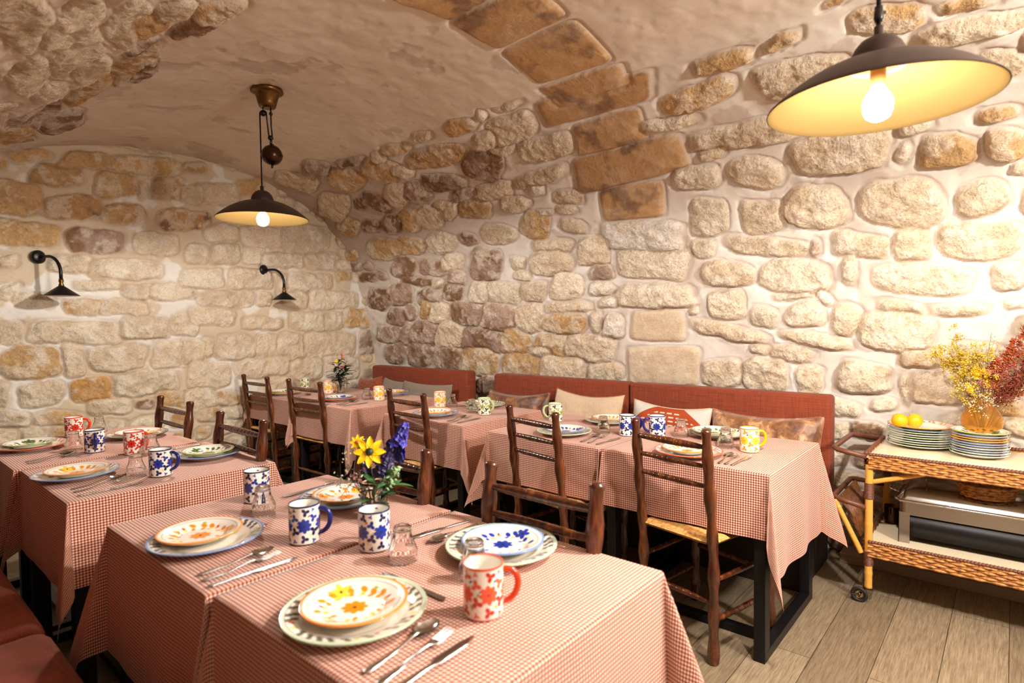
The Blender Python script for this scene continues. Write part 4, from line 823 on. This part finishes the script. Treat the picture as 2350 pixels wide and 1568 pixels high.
def bits(mb, pts, sz, rg):
    for p in pts:
        v = rg.normal(size=(3, 3)); q, _ = np.linalg.qr(v); s = sz * rg.uniform(.6, 1.3)
        V = [p + q[0] * s, p - q[0] * s, p + q[1] * s * .6, p - q[1] * s * .6, p + q[2] * s * .4, p - q[2] * s * .4]
        mb.add(V, [(0, 2, 4), (2, 1, 4), (1, 3, 4), (3, 0, 4), (2, 0, 5), (1, 2, 5), (3, 1, 5), (0, 3, 5)])
def flower(name, base, mid, tip, label, cat, group, kind, stemmat='stem_green', sd=0, size=.03, m1='petal_yellow', m2='stem_green', leaves=0, spread=.03, dens=300, length=.1):
    r = empty(name, base, 0, label, cat, group); base = np.array(base); o = np.array([mid, tip]) - base; rg = np.random.RandomState(sd)
    P, mb = stem([(0, 0, 0), o[0], o[1]]); mb.build('stem', stemmat, r); d = P[-1] - P[-3]; d /= np.linalg.norm(d)
    if kind == 'daisy':
        fd = np.array([-.55, -.55, .35]) ; f = MB(); blossom(f, P[-1], fd, size, 8, .25, .46); f.build('petals', m1, r); MB().sphere(P[-1] + basis(fd)[2] * size * .08, size * .26, 8).build('flower_centre', m2, r)
    elif kind == 'pom':
        fd = np.array([-.5, -.6, .4]); f = MB()
        for k in range(3): blossom(f, P[-1] + basis(fd)[2] * k * size * .12, fd + rg.normal(size=3) * .1, size * (1 - .25 * k), 12 - k * 2, -.15 * k, .42)
        f.build('petals', m1, r); MB().sphere(P[-1] + basis(fd)[2] * size * .1, size * .28, 8).build('flower_centre', m2, r)
    elif kind == 'spike':
        f = MB(); n = 26
        for k in range(n):
            t = k / n; c = P[-1] - d * length * (1 - t) + d * length * .3; v = rg.normal(size=3); v -= d * v.dot(d); v /= np.linalg.norm(v)
            blossom(f, c + v * spread * .55 * (1 - .7 * t), v + d * .4, size * (1 - .55 * t), 5, .15, .8)
        f.build('blossoms', m1, r)
    elif kind == 'spray':
        f = MB(); g = MB(); ends = []
        for k in range(9):
            s_ = P[rg.randint(6, 13)]; v = d * rg.uniform(.5, 1) + rg.normal(size=3) * .45; e = s_ + v * spread; g.tube([s_, (s_ + e) / 2 + rg.normal(size=3) * spread * .06, e], .0007, 4); ends.append(e)
            for q in range(4): e2 = e + rg.normal(size=3) * spread * .3; g.tube([e, e2], .0005, 4); ends.append(e2)
        bits(f, [e + rg.normal(size=3) * spread * .13 for e in ends for _ in range(max(1, dens // len(ends)))], size, rg); g.build('branchlets', stemmat, r); f.build('blossoms', m1, r)
    elif kind == 'plume':
        f = MB(); pts = []
        for k in range(dens):
            t = rg.rand() ** .8; c = P[-1] - d * length * (1 - t); wv = spread * (1 - .75 * t) * rg.uniform(.3, 1); v = rg.normal(size=3); v -= d * v.dot(d) * .6; v /= np.linalg.norm(v); pts.append(c + v * wv * (1 + .5 * math.sin(t * 40)))
        bits(f, pts, size, rg); f.build('plume', m1, r)
    if leaves:
        for k in range(leaves):
            f = MB(); i = int(3 + (k + .5) * 9 / leaves); v = rg.normal(size=3); v[2] = abs(v[2]) * .5; v /= np.linalg.norm(v); big = 1.45 if m2 == 'leaf_dark' and kind == 'none' else 1.0; petal(f, P[i], v + .3 * d, (0, 0, 1), .045 * big * (1 + .4 * rg.rand()), .024, .35); f.build('leaf', 'leaf_green' if m2 != 'leaf_dark' else 'leaf_dark', r)
    return r
def glass_vase(x, y, R, H, label, mat='clear_glass', flare=1.0, water=.5):
    r = empty('flower_vase', (x, y, Zc), 0, label, 'vase'); z = np.linspace(0, H, 12); ro = R * (.78 + .22 * (z / H) ** flare)
    MB().lathe([(.0005, 0), (ro[0] - .003, 0)] + list(zip(ro, z + .001)) + list(zip(ro[::-1] - .0025, z[::-1] + .001)) [:-1] + [(ro[0] - .004, .008), (.0005, .008)], 48).build('glass_body', mat, r)
    MB().lathe([(.0005, .0085), (ro[0] - .005, .0085)] + [(ro[i] - .0029, z[i]) for i in range(1, int(12 * water))] + [(.0005, z[int(12 * water) - 1])], 48).build('water', 'water', r)
    return r
vx, vy = 1.075, 1.485; glass_vase(vx, vy, .044, .115, 'clear glass vase of garden flowers on the second front table', flare=.8)
G1 = 'garden flowers in the glass vase'
rt, fw = np.array([.65, -.76, 0]), np.array([.76, .65, 0])
def V3(r_, f_, z): p = np.array([vx, vy, Zc]) + rt * r_ + fw * f_; p[2] = Zc + z; return tuple(p)
flower('yellow_daisy', V3(.004, 0, .02), V3(-.004, 0, .12), V3(-.006, -.02, .208), 'large yellow daisy at the front of the glass vase', 'flower', G1, 'daisy', size=.047, m2='leaf_dark')
flower('yellow_daisy', V3(-.006, 0, .02), V3(-.02, 0, .12), V3(-.046, -.005, .235), 'small yellow daisy bud left of the large daisy', 'flower', G1, 'daisy', size=.024, m2='petal_orange')
flower('delphinium', V3(.01, 0, .02), V3(.03, .01, .12), V3(.085, .02, .255), 'bright blue delphinium leaning to the right in the glass vase', 'flower', G1, 'spike', size=.027, m1='petal_blue', spread=.045, length=.11)
flower('delphinium', V3(.006, .01, .02), V3(.02, .02, .12), V3(.045, .015, .205), 'violet delphinium behind the large daisy', 'flower', G1, 'spike', size=.025, m1='petal_violet', spread=.045, length=.10, sd=3)
flower('delphinium', V3(-.01, .01, .02), V3(-.02, .02, .1), V3(-.035, .02, .19), 'dark violet delphinium behind the small daisy bud', 'flower', G1, 'spike', size=.015, m1='petal_violet', spread=.022, length=.08, sd=5)
flower('wildflower_sprig', V3(-.01, 0, .02), V3(-.04, 0, .1), V3(-.085, -.01, .165), 'pale cream wildflower sprig leaning left from the glass vase', 'flower', G1, 'spray', size=.0055, m1='petal_cream', spread=.045, dens=60, sd=2)
flower('wildflower_sprig', V3(-.01, 0, .02), V3(-.03, -.02, .09), V3(-.045, -.025, .13), 'pink and cream wildflower sprig low on the left of the glass vase', 'flower', G1, 'spray', size=.005, m1='petal_pink', spread=.03, dens=40, sd=4)
flower('leafy_sprig', V3(.01, 0, .02), V3(.04, 0, .09), V3(.065, -.01, .165), 'pale green bud sprig with broad leaves on the right of the vase', 'leaf sprig', G1, 'spray', size=.011, m1='leaf_pale', spread=.022, dens=30, leaves=4, sd=6)
flower('leafy_sprig', V3(.0, -.01, .02), V3(-.02, -.02, .07), V3(-.05, -.03, .105), 'dark green leaf sprig at the left rim of the glass vase', 'leaf sprig', G1, 'none', leaves=5, sd=8)
flower('leafy_sprig', V3(.01, -.01, .02), V3(.03, -.02, .08), V3(.07, -.02, .115), 'green leaf sprig at the right rim of the glass vase', 'leaf sprig', G1, 'none', leaves=5, sd=9)
flower('leafy_sprig', V3(0, 0, .02), V3(0, -.02, .07), V3(.01, -.03, .13), 'green leaf sprig in the middle of the glass vase', 'leaf sprig', G1, 'none', leaves=6, sd=12)
vx, vy = 2.815, 4.33; glass_vase(vx, vy, .036, .16, 'small clear glass vase with a dark leafy posy on the corner table', flare=.3)
G2 = 'flowers in the small corner vase'
for k, (a, b, c, kd, m, lab) in enumerate([(-.06, 0, .27, 'none', 'x', 'dark leafy twig leaning left in the small vase'), (-.03, .02, .33, 'none', 'x', 'tall dark leafy twig in the small vase'), (.02, 0, .34, 'plume', 'petal_orange', 'orange spike flower at the top of the small vase'), (-.022, -.02, .275, 'pom', 'petal_yellow', 'small yellow bloom in the corner vase'),
    (.02, -.02, .225, 'pom', 'petal_pink', 'small pink bloom low in the corner vase'), (.06, 0, .29, 'none', 'x', 'dark leafy twig leaning right in the small vase'), (.085, .0, .22, 'none', 'x', 'low dark leafy twig at the right of the small vase'), (-.07, .0, .20, 'none', 'x', 'low dark leafy twig at the left of the small vase'), (.03, .02, .25, 'none', 'x', 'dark leafy twig in the middle of the small vase')]):
    flower('leafy_twig' if kd == 'none' else 'posy_flower', V3(0, 0, .02), V3(a * .25, b, .16), V3(a, b, c), lab, 'flower' if kd != 'none' else 'leaf sprig', G2, kd, size=.016 if kd == 'pom' else .006, m1=m if m != 'x' else 'leaf_dark', m2='leaf_dark', leaves=12 if kd == 'none' else 0, sd=20 + k, spread=.012, dens=60, length=.05)
# ---------------------------------------------------------------- serving trolley
TR = empty('serving_trolley', (3.42, .03, 0), 0, 'bamboo and wicker serving trolley on castors at the right edge', 'trolley')
def tl(x, y, z): return (x - 3.42, y - .03, z)
X0, X1, Y0, Y1 = 3.16, 3.66, -.46, .51
def bamboo(p, q, r, nodes):
    t = np.linspace(0, 1, 90); rr = np.full(90, r)
    for n in nodes: rr = rr + .0016 * np.exp(-((t - n) / .012) ** 2)
    p, q = np.array(tl(*p)), np.array(tl(*q)); return MB().tube(p[None] * (1 - t[:, None]) + q[None] * t[:, None], rr, 16)
def wrap(p, q, r, name='binding'):
    p, q = np.array(tl(*p)), np.array(tl(*q)); L = np.linalg.norm(q - p); n = max(4, int(L / .0065)); t = np.linspace(0, 1, n * 6)
    part_label(MB().tube(p[None] * (1 - t[:, None]) + q[None] * t[:, None], r + .0022 * np.abs(np.sin(t * n * PI)), 14).build(name, 'cane_wrap', TR), 'dark cane binding')
for x in (X0, X1):
    for y in (Y0, Y1):
        bamboo((x, y, .075), (x, y, .66 if x < 3.4 else .66), .0165, (.12, .52, .8)).build('leg', 'bamboo', TR)
        wrap((x, y, .50), (x, y, .575), .019); wrap((x, y, .185), (x, y, .25), .0195)
        # castor, turned outward along the trolley
        s = 1 if y > 0 else -1
        c = empty('castor', tl(x - .01, y + .035 * s, 0)); c.parent = TR
        MB().torus((0, 0, .036), .029, .0075, 32, 10, 'x').build('tyre', 'rubber', c)
        MB().torus((0, 0, .036), .019, .0035, 24, 8, 'x').sphere((0, 0, .036), .008, 8).tube([(0, 0, .014), (0, 0, .058)], .002, 6).tube([(0, -.022, .036), (0, .022, .036)], .002, 6).build('wheel', 'old_brass', c)
        MB().tube([(.012, 0, .036), (.012, -.018 * s, .06), (.010, -.035 * s, .082)], .006, 8).build('castor_fork', 'old_brass', c)
def woven(p0, p1, z0, z1, nrm):
    "woven strip between two plan points, canes running along it over upright stakes"
    p0, p1 = np.array(p0), np.array(p1); L = np.linalg.norm(p1 - p0); n = int(L / .0045); rows = 6; u = np.linspace(0, 1, n); v = np.linspace(0, 1, rows * 7); U, V = np.meshgrid(u, v, indexing='ij')
    ph = np.floor(V * rows * .9999) * PI; d = .0035 * np.sin(U * L / .034 * PI + ph) + .0040 * np.abs(np.sin(V * rows * PI))
    P = np.zeros(U.shape + (3,)); P[..., 0] = p0[0] + (p1[0] - p0[0]) * U + nrm[0] * d; P[..., 1] = p0[1] + (p1[1] - p0[1]) * U + nrm[1] * d; P[..., 2] = z0 + (z1 - z0) * V
    Q = P.copy(); Q[..., 0] -= nrm[0] * .012; Q[..., 1] -= nrm[1] * .012
    a = 3.42, .03
    for G in (P, Q): G[..., 0] -= a[0]; G[..., 1] -= a[1]
    return MB().grid(P).grid(Q)
def rope(p0, p1, z, r=.0085):
    p0, p1 = np.array(tl(*p0, z)), np.array(tl(*p1, z)); L = np.linalg.norm(p1 - p0); n = int(L / .0125); t = np.linspace(0, 1, n * 8)
    return MB().tube(p0[None] * (1 - t[:, None]) + p1[None] * t[:, None], r * (.72 + .35 * np.abs(np.sin(t * n * PI))), 12)
for zt, zb in ((.712, .645), (.300, .228)):
    e = .012
    for a, b, nn in (((X0, Y0), (X0, Y1), (-1, 0)), ((X1, Y0), (X1, Y1), (1, 0)), ((X0, Y1), (X1, Y1), (0, 1)), ((X0, Y0), (X1, Y0), (0, -1))):
        off = np.array(nn) * .019
        woven(np.array(a) + off, np.array(b) + off, zb, zt - .004, nn).build('woven_apron', 'wicker', TR)
        part_label(rope(np.array(a) + off * .8, np.array(b) + off * .8, zt).build('rope_rim', 'cane_wrap', TR), 'twisted cane rim')
    part_label(MB().box(X0 - 3.42 - .01, X1 - 3.42 + .01, Y0 - .04, Y1 - .02, zt - .018, zt - .012).build('shelf_board', 'cream_top', TR, False), 'cream laminated shelf')
for hz, r in ((.715, .0125), (.475, .0125)):
    out = .665
    pts = [(X0, Y1 + .01, hz - .02), (X0 + .005, out - .02, hz + .0), (X0 + .03, out, hz + .004), (X1 - .08, out, hz + .004), (X1 - .05, out - .015, hz), (X1, Y1 + .01, hz - .02)]
    part_label(MB().tube([tl(*p) for p in pts], r, 12).build('handle', 'cane_wrap', TR), 'dark wrapped end handle')
bamboo((X0, .655, .47), (X0, Y1 + .03, .235), .0125, (.15,)).build('brace', 'bamboo', TR)
bamboo((X0 + .02, Y1 - .005, .575), (X0 + .02, Y1 - .24, .655), .011, (.5,)).build('brace', 'bamboo', TR)
g = MB()
for k in range(26):
    x = 3.24 + k * .0145; g.tube([tl(x, .648, .47), tl(x - .01, .60, .38), tl(x - .02, .555, .29)], .0042, 6)
part_label(g.build('rack_panel', 'dark_wicker', TR), 'dark cane rack panel at the end')
# wares on the trolley
ZTR = .7005
def stack_plate(R, mat):
    t = np.linspace(0, 1, 26); zt = .004 + .016 * smooth(.5, 1, t); rt = t * R + .0004; body = MB()
    body.lathe(list(zip(rt[:-2], zt[:-2])) + [(rt[-3], zt[-3] - .003)] + [(rt[i], max(0, zt[i] - .004)) for i in range(23, -1, -1)], 64)
    o = body.build('stacked_plate', 'glazed_white')
    part_label(MB().torus((0, 0, .0188), R - .0018, .0021, 64, 8).build('rim', mat, o), 'coloured glaze rim'); return o
for k in range(9):
    cl = ['mint', 'green', 'mint', 'mint', 'green', 'mint', 'green', 'sky'][k] if k < 8 else 'top'
    loc = (3.556 + .002 * math.sin(k * 2), .352 + .002 * math.cos(k * 3), ZTR + k * .0112)
    if k == 8: put('LT', lambda: plate_mesh('large_orange', .143, 9, 50, 160), 'dinner_plate', (loc[0], loc[1], loc[2]), 2.0, 'topmost plate of the stack of large plates, under the oranges', 'plate')
    else: put('SPL' + cl, lambda: stack_plate(.143, 'glaze_' + cl), 'stacked_plate', loc, k, 'large %s rimmed plate in the left stack on the trolley, %s' % (dict(mint='mint', green='green', sky='blue')[cl], ['bottom one', 'second from the bottom', 'third from the bottom', 'fourth from the bottom', 'fifth from the bottom', 'sixth from the bottom', 'third from the top', 'just below the top one'][k]), 'plate', 'stack of large plates on the trolley')
for k in range(10):
    cl = ['mint', 'mint', 'sky', 'mint', 'sky', 'sky', 'orange', 'orange', 'sky', 'top'][k]; loc = (3.463 + .002 * math.sin(k * 2.3), .118 + .002 * math.cos(k * 3), ZTR + k * .0112)
    if k == 9: put('STsmall', lambda: plate_mesh('small_green', .112, 9, 50, 160), 'side_plate', loc, 2.6, 'topmost green leaf plate of the stack of smaller plates on the trolley', 'plate')
    else: put('SPS' + cl, lambda: stack_plate(.110, 'glaze_' + cl), 'stacked_plate', loc, k, 'small %s rimmed plate in the right stack on the trolley, %s' % (dict(mint='mint', orange='orange', sky='blue')[cl], ['bottom one', 'second from the bottom', 'third from the bottom', 'fourth from the bottom', 'fifth from the bottom', 'fifth from the top', 'fourth from the top', 'third from the top', 'just below the top one'][k]), 'plate', 'stack of smaller plates on the trolley')
def orange():
    n = 24; t = np.linspace(.001, PI - .001, n); o = MB().lathe([(.0365 * math.sin(a) * (1 - .03 * math.cos(a)), .035 * -math.cos(a)) for a in t], 36).build('orange', 'orange_peel')
    MB().sphere((0, 0, .0345), .0032, 6, (1, 1, .4)).build('stalk', 'leaf_green', o); return o
zo = ZTR + 8 * .0112 + .0045 + .035
put('O', orange, 'orange', (3.475, .432, zo + .003), .4, 'left orange on top of the stack of large plates', 'orange', 'pair of oranges on the plates').rotation_euler = (.5, .4, 0)
put('O', orange, 'orange', (3.525, .376, zo + .001), 2.4, 'right orange on top of the stack of large plates', 'orange', 'pair of oranges on the plates').rotation_euler = (-.6, .3, 1)
vb = empty('flower_vase', (3.572, .115, ZTR), 0, 'amber glass vase of dried flowers on the trolley', 'vase')
pr = [(.0005, 0), (.046, 0), (.050, .004), (.058, .035), (.069, .075), (.078, .115), (.082, .145), (.080, .168), (.070, .192), (.055, .214), (.045, .230), (.043, .243), (.049, .260), (.058, .273)]
MB().lathe(pr + [(r - .003, z) for r, z in pr[::-1][:-2]] + [(.0005, .008)], 64).build('glass_body', 'amber_glass', vb)
vx, vy = 3.572, .115; Zk = Zc; Zc = ZTR; G3 = 'dried flowers in the amber vase'
dr = [(-.01, -.01, .345, 'pom', 'petal_yellow', 'dried yellow strawflower at the middle of the bouquet, right of the pair'), (-.066, -.02, .375, 'pom', 'petal_yellow', 'dried yellow strawflower, upper left of the cluster of four'), (-.03, -.02, .385, 'pom', 'petal_yellow', 'dried yellow strawflower, topmost of the cluster of four'), (-.092, -.01, .31, 'pom', 'petal_yellow', 'dried yellow strawflower, lowest and farthest left')]
for k, (a, b, c, kd, m, lab) in enumerate(dr): flower('strawflower', V3(0, 0, .05), V3(a * .2, b, .2), V3(a, b - .02, c), lab, 'dried flower', G3, kd, 'stem_dry', 40 + k, .030, m, 'petal_yellow')
for k, (a, b, c, sp, lab) in enumerate([(-.19, .0, .53, .065, 'yellow green dried spray at the left of the bouquet'), (-.14, .02, .59, .065, 'yellow green dried spray, topmost of the three at the left'), (-.13, -.03, .50, .055, 'yellow green dried spray just above the strawflowers')]):
    flower('dried_spray', V3(0, 0, .05), V3(a * .25, b, .24), V3(a * .8, b, c * .9), lab, 'dried flower', G3, 'spray', 'stem_dry', 50 + k, .0058, 'dry_yellow', spread=sp * 1.15, dens=800)
for k, (a, b, c, m, lab) in enumerate([(-.05, .03, .55, 'dry_cream', 'tall airy cream spray rising from the middle of the bouquet'), (.0, .04, .62, 'dry_yellow', 'tallest thin yellow sprig of the dried bouquet'), (-.15, -.05, .33, 'petal_cream', 'cream dried spray low at the left of the bouquet'), (-.01, .0, .44, 'petal_pink', 'pink and white dried spray in the middle of the bouquet')]):
    flower('dried_spray', V3(0, 0, .05), V3(a * .2, b - .03, .26), V3(a, b - .09, c * .92), lab, 'dried flower', G3, 'spray', 'stem_dry', 60 + k, .0042, m, spread=.065, dens=200)
for k, (a, b, c, L, m, lab) in enumerate([(.17, .0, .68, .30, 'dry_rust', 'tallest rust amaranth plume of the bouquet'), (.09, .02, .54, .24, 'dry_rust', 'rust amaranth plume left of the tallest one'), (.21, -.07, .56, .24, 'dry_brown', 'dark rust plume at the right edge of the frame'), (.14, -.03, .48, .24, 'dry_brown', 'dark rust plume in front of the tallest one'), (.24, .0, .44, .22, 'dry_rust', 'rust plume leaning far right'), (.08, -.02, .38, .16, 'dry_brown', 'short dark plume close to the vase rim'), (.01, .02, .45, .14, 'dry_rust', 'small rust plume behind the strawflowers')]):
    flower('amaranth', V3(0, 0, .05), V3(a * .25, b - .02, .22), V3(a, b - .09, c), lab, 'dried flower', G3, 'plume', 'stem_dry', 70 + k, .0060, m, spread=.046, dens=850, length=L)
Zc = Zk
# lower shelf: chafing dish, bread basket
ch = empty('chafing_dish', (3.42, -.02, .288), 0, 'stainless steel chafing dish on the lower shelf of the trolley', 'chafing dish')
a, b = .155, .43
def rring(a, b, r, z, n=8):
    pts = []
    for cx, cy, q in ((a - r, b - r, 0), (-a + r, b - r, PI / 2), (-a + r, -b + r, PI), (a - r, -b + r, 1.5 * PI)):
        for k in range(n): t = q + k * PI / 2 / (n - 1); pts.append((cx + r * math.cos(t), cy + r * math.sin(t), z))
    return pts
def loft(rings): return MB().grid(np.array(rings), False, True)
loft([rring(a, b, .03, .195), rring(a + .014, b + .014, .03, .200), rring(a + .014, b + .014, .03, .206), rring(a, b, .03, .207)]).build('pan_rim', 'steel', ch)
loft([rring(a, b, .03, .206), rring(a - .006, b - .006, .03, .222), rring(a - .02, b - .02, .04, .240), rring(a - .05, b - .05, .05, .250), rring(a - .10, b - .12, .05, .253), rring(.002, .002, .001, .254)]).build('lid', 'steel', ch)
loft([rring(a - .002, b - .002, .03, .200), rring(a - .004, b - .004, .03, .135)]).build('stand_frame', 'brushed_steel', ch)
loft([rring(.001, .001, .0005, .03), rring(a - .02, b - .02, .03, .03), rring(a - .014, b - .014, .03, .132), rring(.001, .001, .0005, .132)]).build('black_inset', 'black_metal', ch)  # black box filling the inside of the stand between the legs
for sx in (-1, 1):
    for sy in (-1, 1):
        x, y = sx * (a - .003), sy * (b - .003)
        g = MB().box(min(x, x - sx * .003), max(x, x - sx * .003), min(y, y - sy * .045), max(y, y - sy * .045), 0, .145).box(min(x, x - sx * .045), max(x, x - sx * .045), min(y, y - sy * .003), max(y, y - sy * .003), 0, .145)
        g.build('leg', 'brushed_steel', ch, False)
for sy in (-1, 1): MB().tube([(-.05, sy * (b + .008), .215), (-.05, sy * (b + .045), .225), (.05, sy * (b + .045), .225), (.05, sy * (b + .008), .215)], .0045, 8).build('handle', 'steel', ch)
MB().tube([(-a - .012, .25, .205), (-a - .03, .25, .215), (-a - .03, .22, .215), (-a - .012, .22, .205)], .002, 6).tube([(-.02, .33, .248), (-.03, .33, .275), (-.05, .33, .29)], .0025, 6).build('lid_hook', 'steel', ch)
bk = MB(); n = 90; th = np.linspace(0, 2 * PI, n, endpoint=False); rows = []
for i, v in enumerate(np.linspace(0, 1, 40)):
    row = int(v * 4.999); R = 1 + .18 * v; rr = 1 + .05 * np.sin(th * 15 + row * PI) + .05 * abs(math.sin(v * 5 * PI))
    rows.append(np.stack([.062 * R * rr * np.cos(th), .088 * R * rr * np.sin(th), np.full(n, .058 * v)], -1))
for v in np.linspace(1, 0.1, 12): rows.append(np.stack([.056 * (1 + .18 * v) * np.cos(th), .082 * (1 + .18 * v) * np.sin(th), np.full(n, .058 * v)], -1))
bk.grid(np.array(rows), False, True).add([(.05 * math.cos(q), .075 * math.sin(q), .006) for q in th], [tuple(range(n))])
o = bk.build('bread_basket', 'wicker'); o.location = (3.345, .085, .5405); o.rotation_euler = (0, .0, .1); tag(o, 'small oval woven basket lying on the chafing dish lid', 'basket')
hb = empty('cooking_pot', (3.55, .47, .2885), 0, 'dark cooking pot in the shade at the left end of the lower shelf', 'pot')
MB().lathe([(.0005, 0), (.03, 0), (.034, .005), (.035, .085), (.037, .088), (.034, .088), (.033, .006), (.0005, .004)], 32).build('pot_body', 'dark_bronze', hb)
MB().tube([(-.034, .0, .075), (-.05, 0, .08), (-.05, 0, .06), (-.034, 0, .05)], .003, 6).build('handle', 'black_metal', hb)
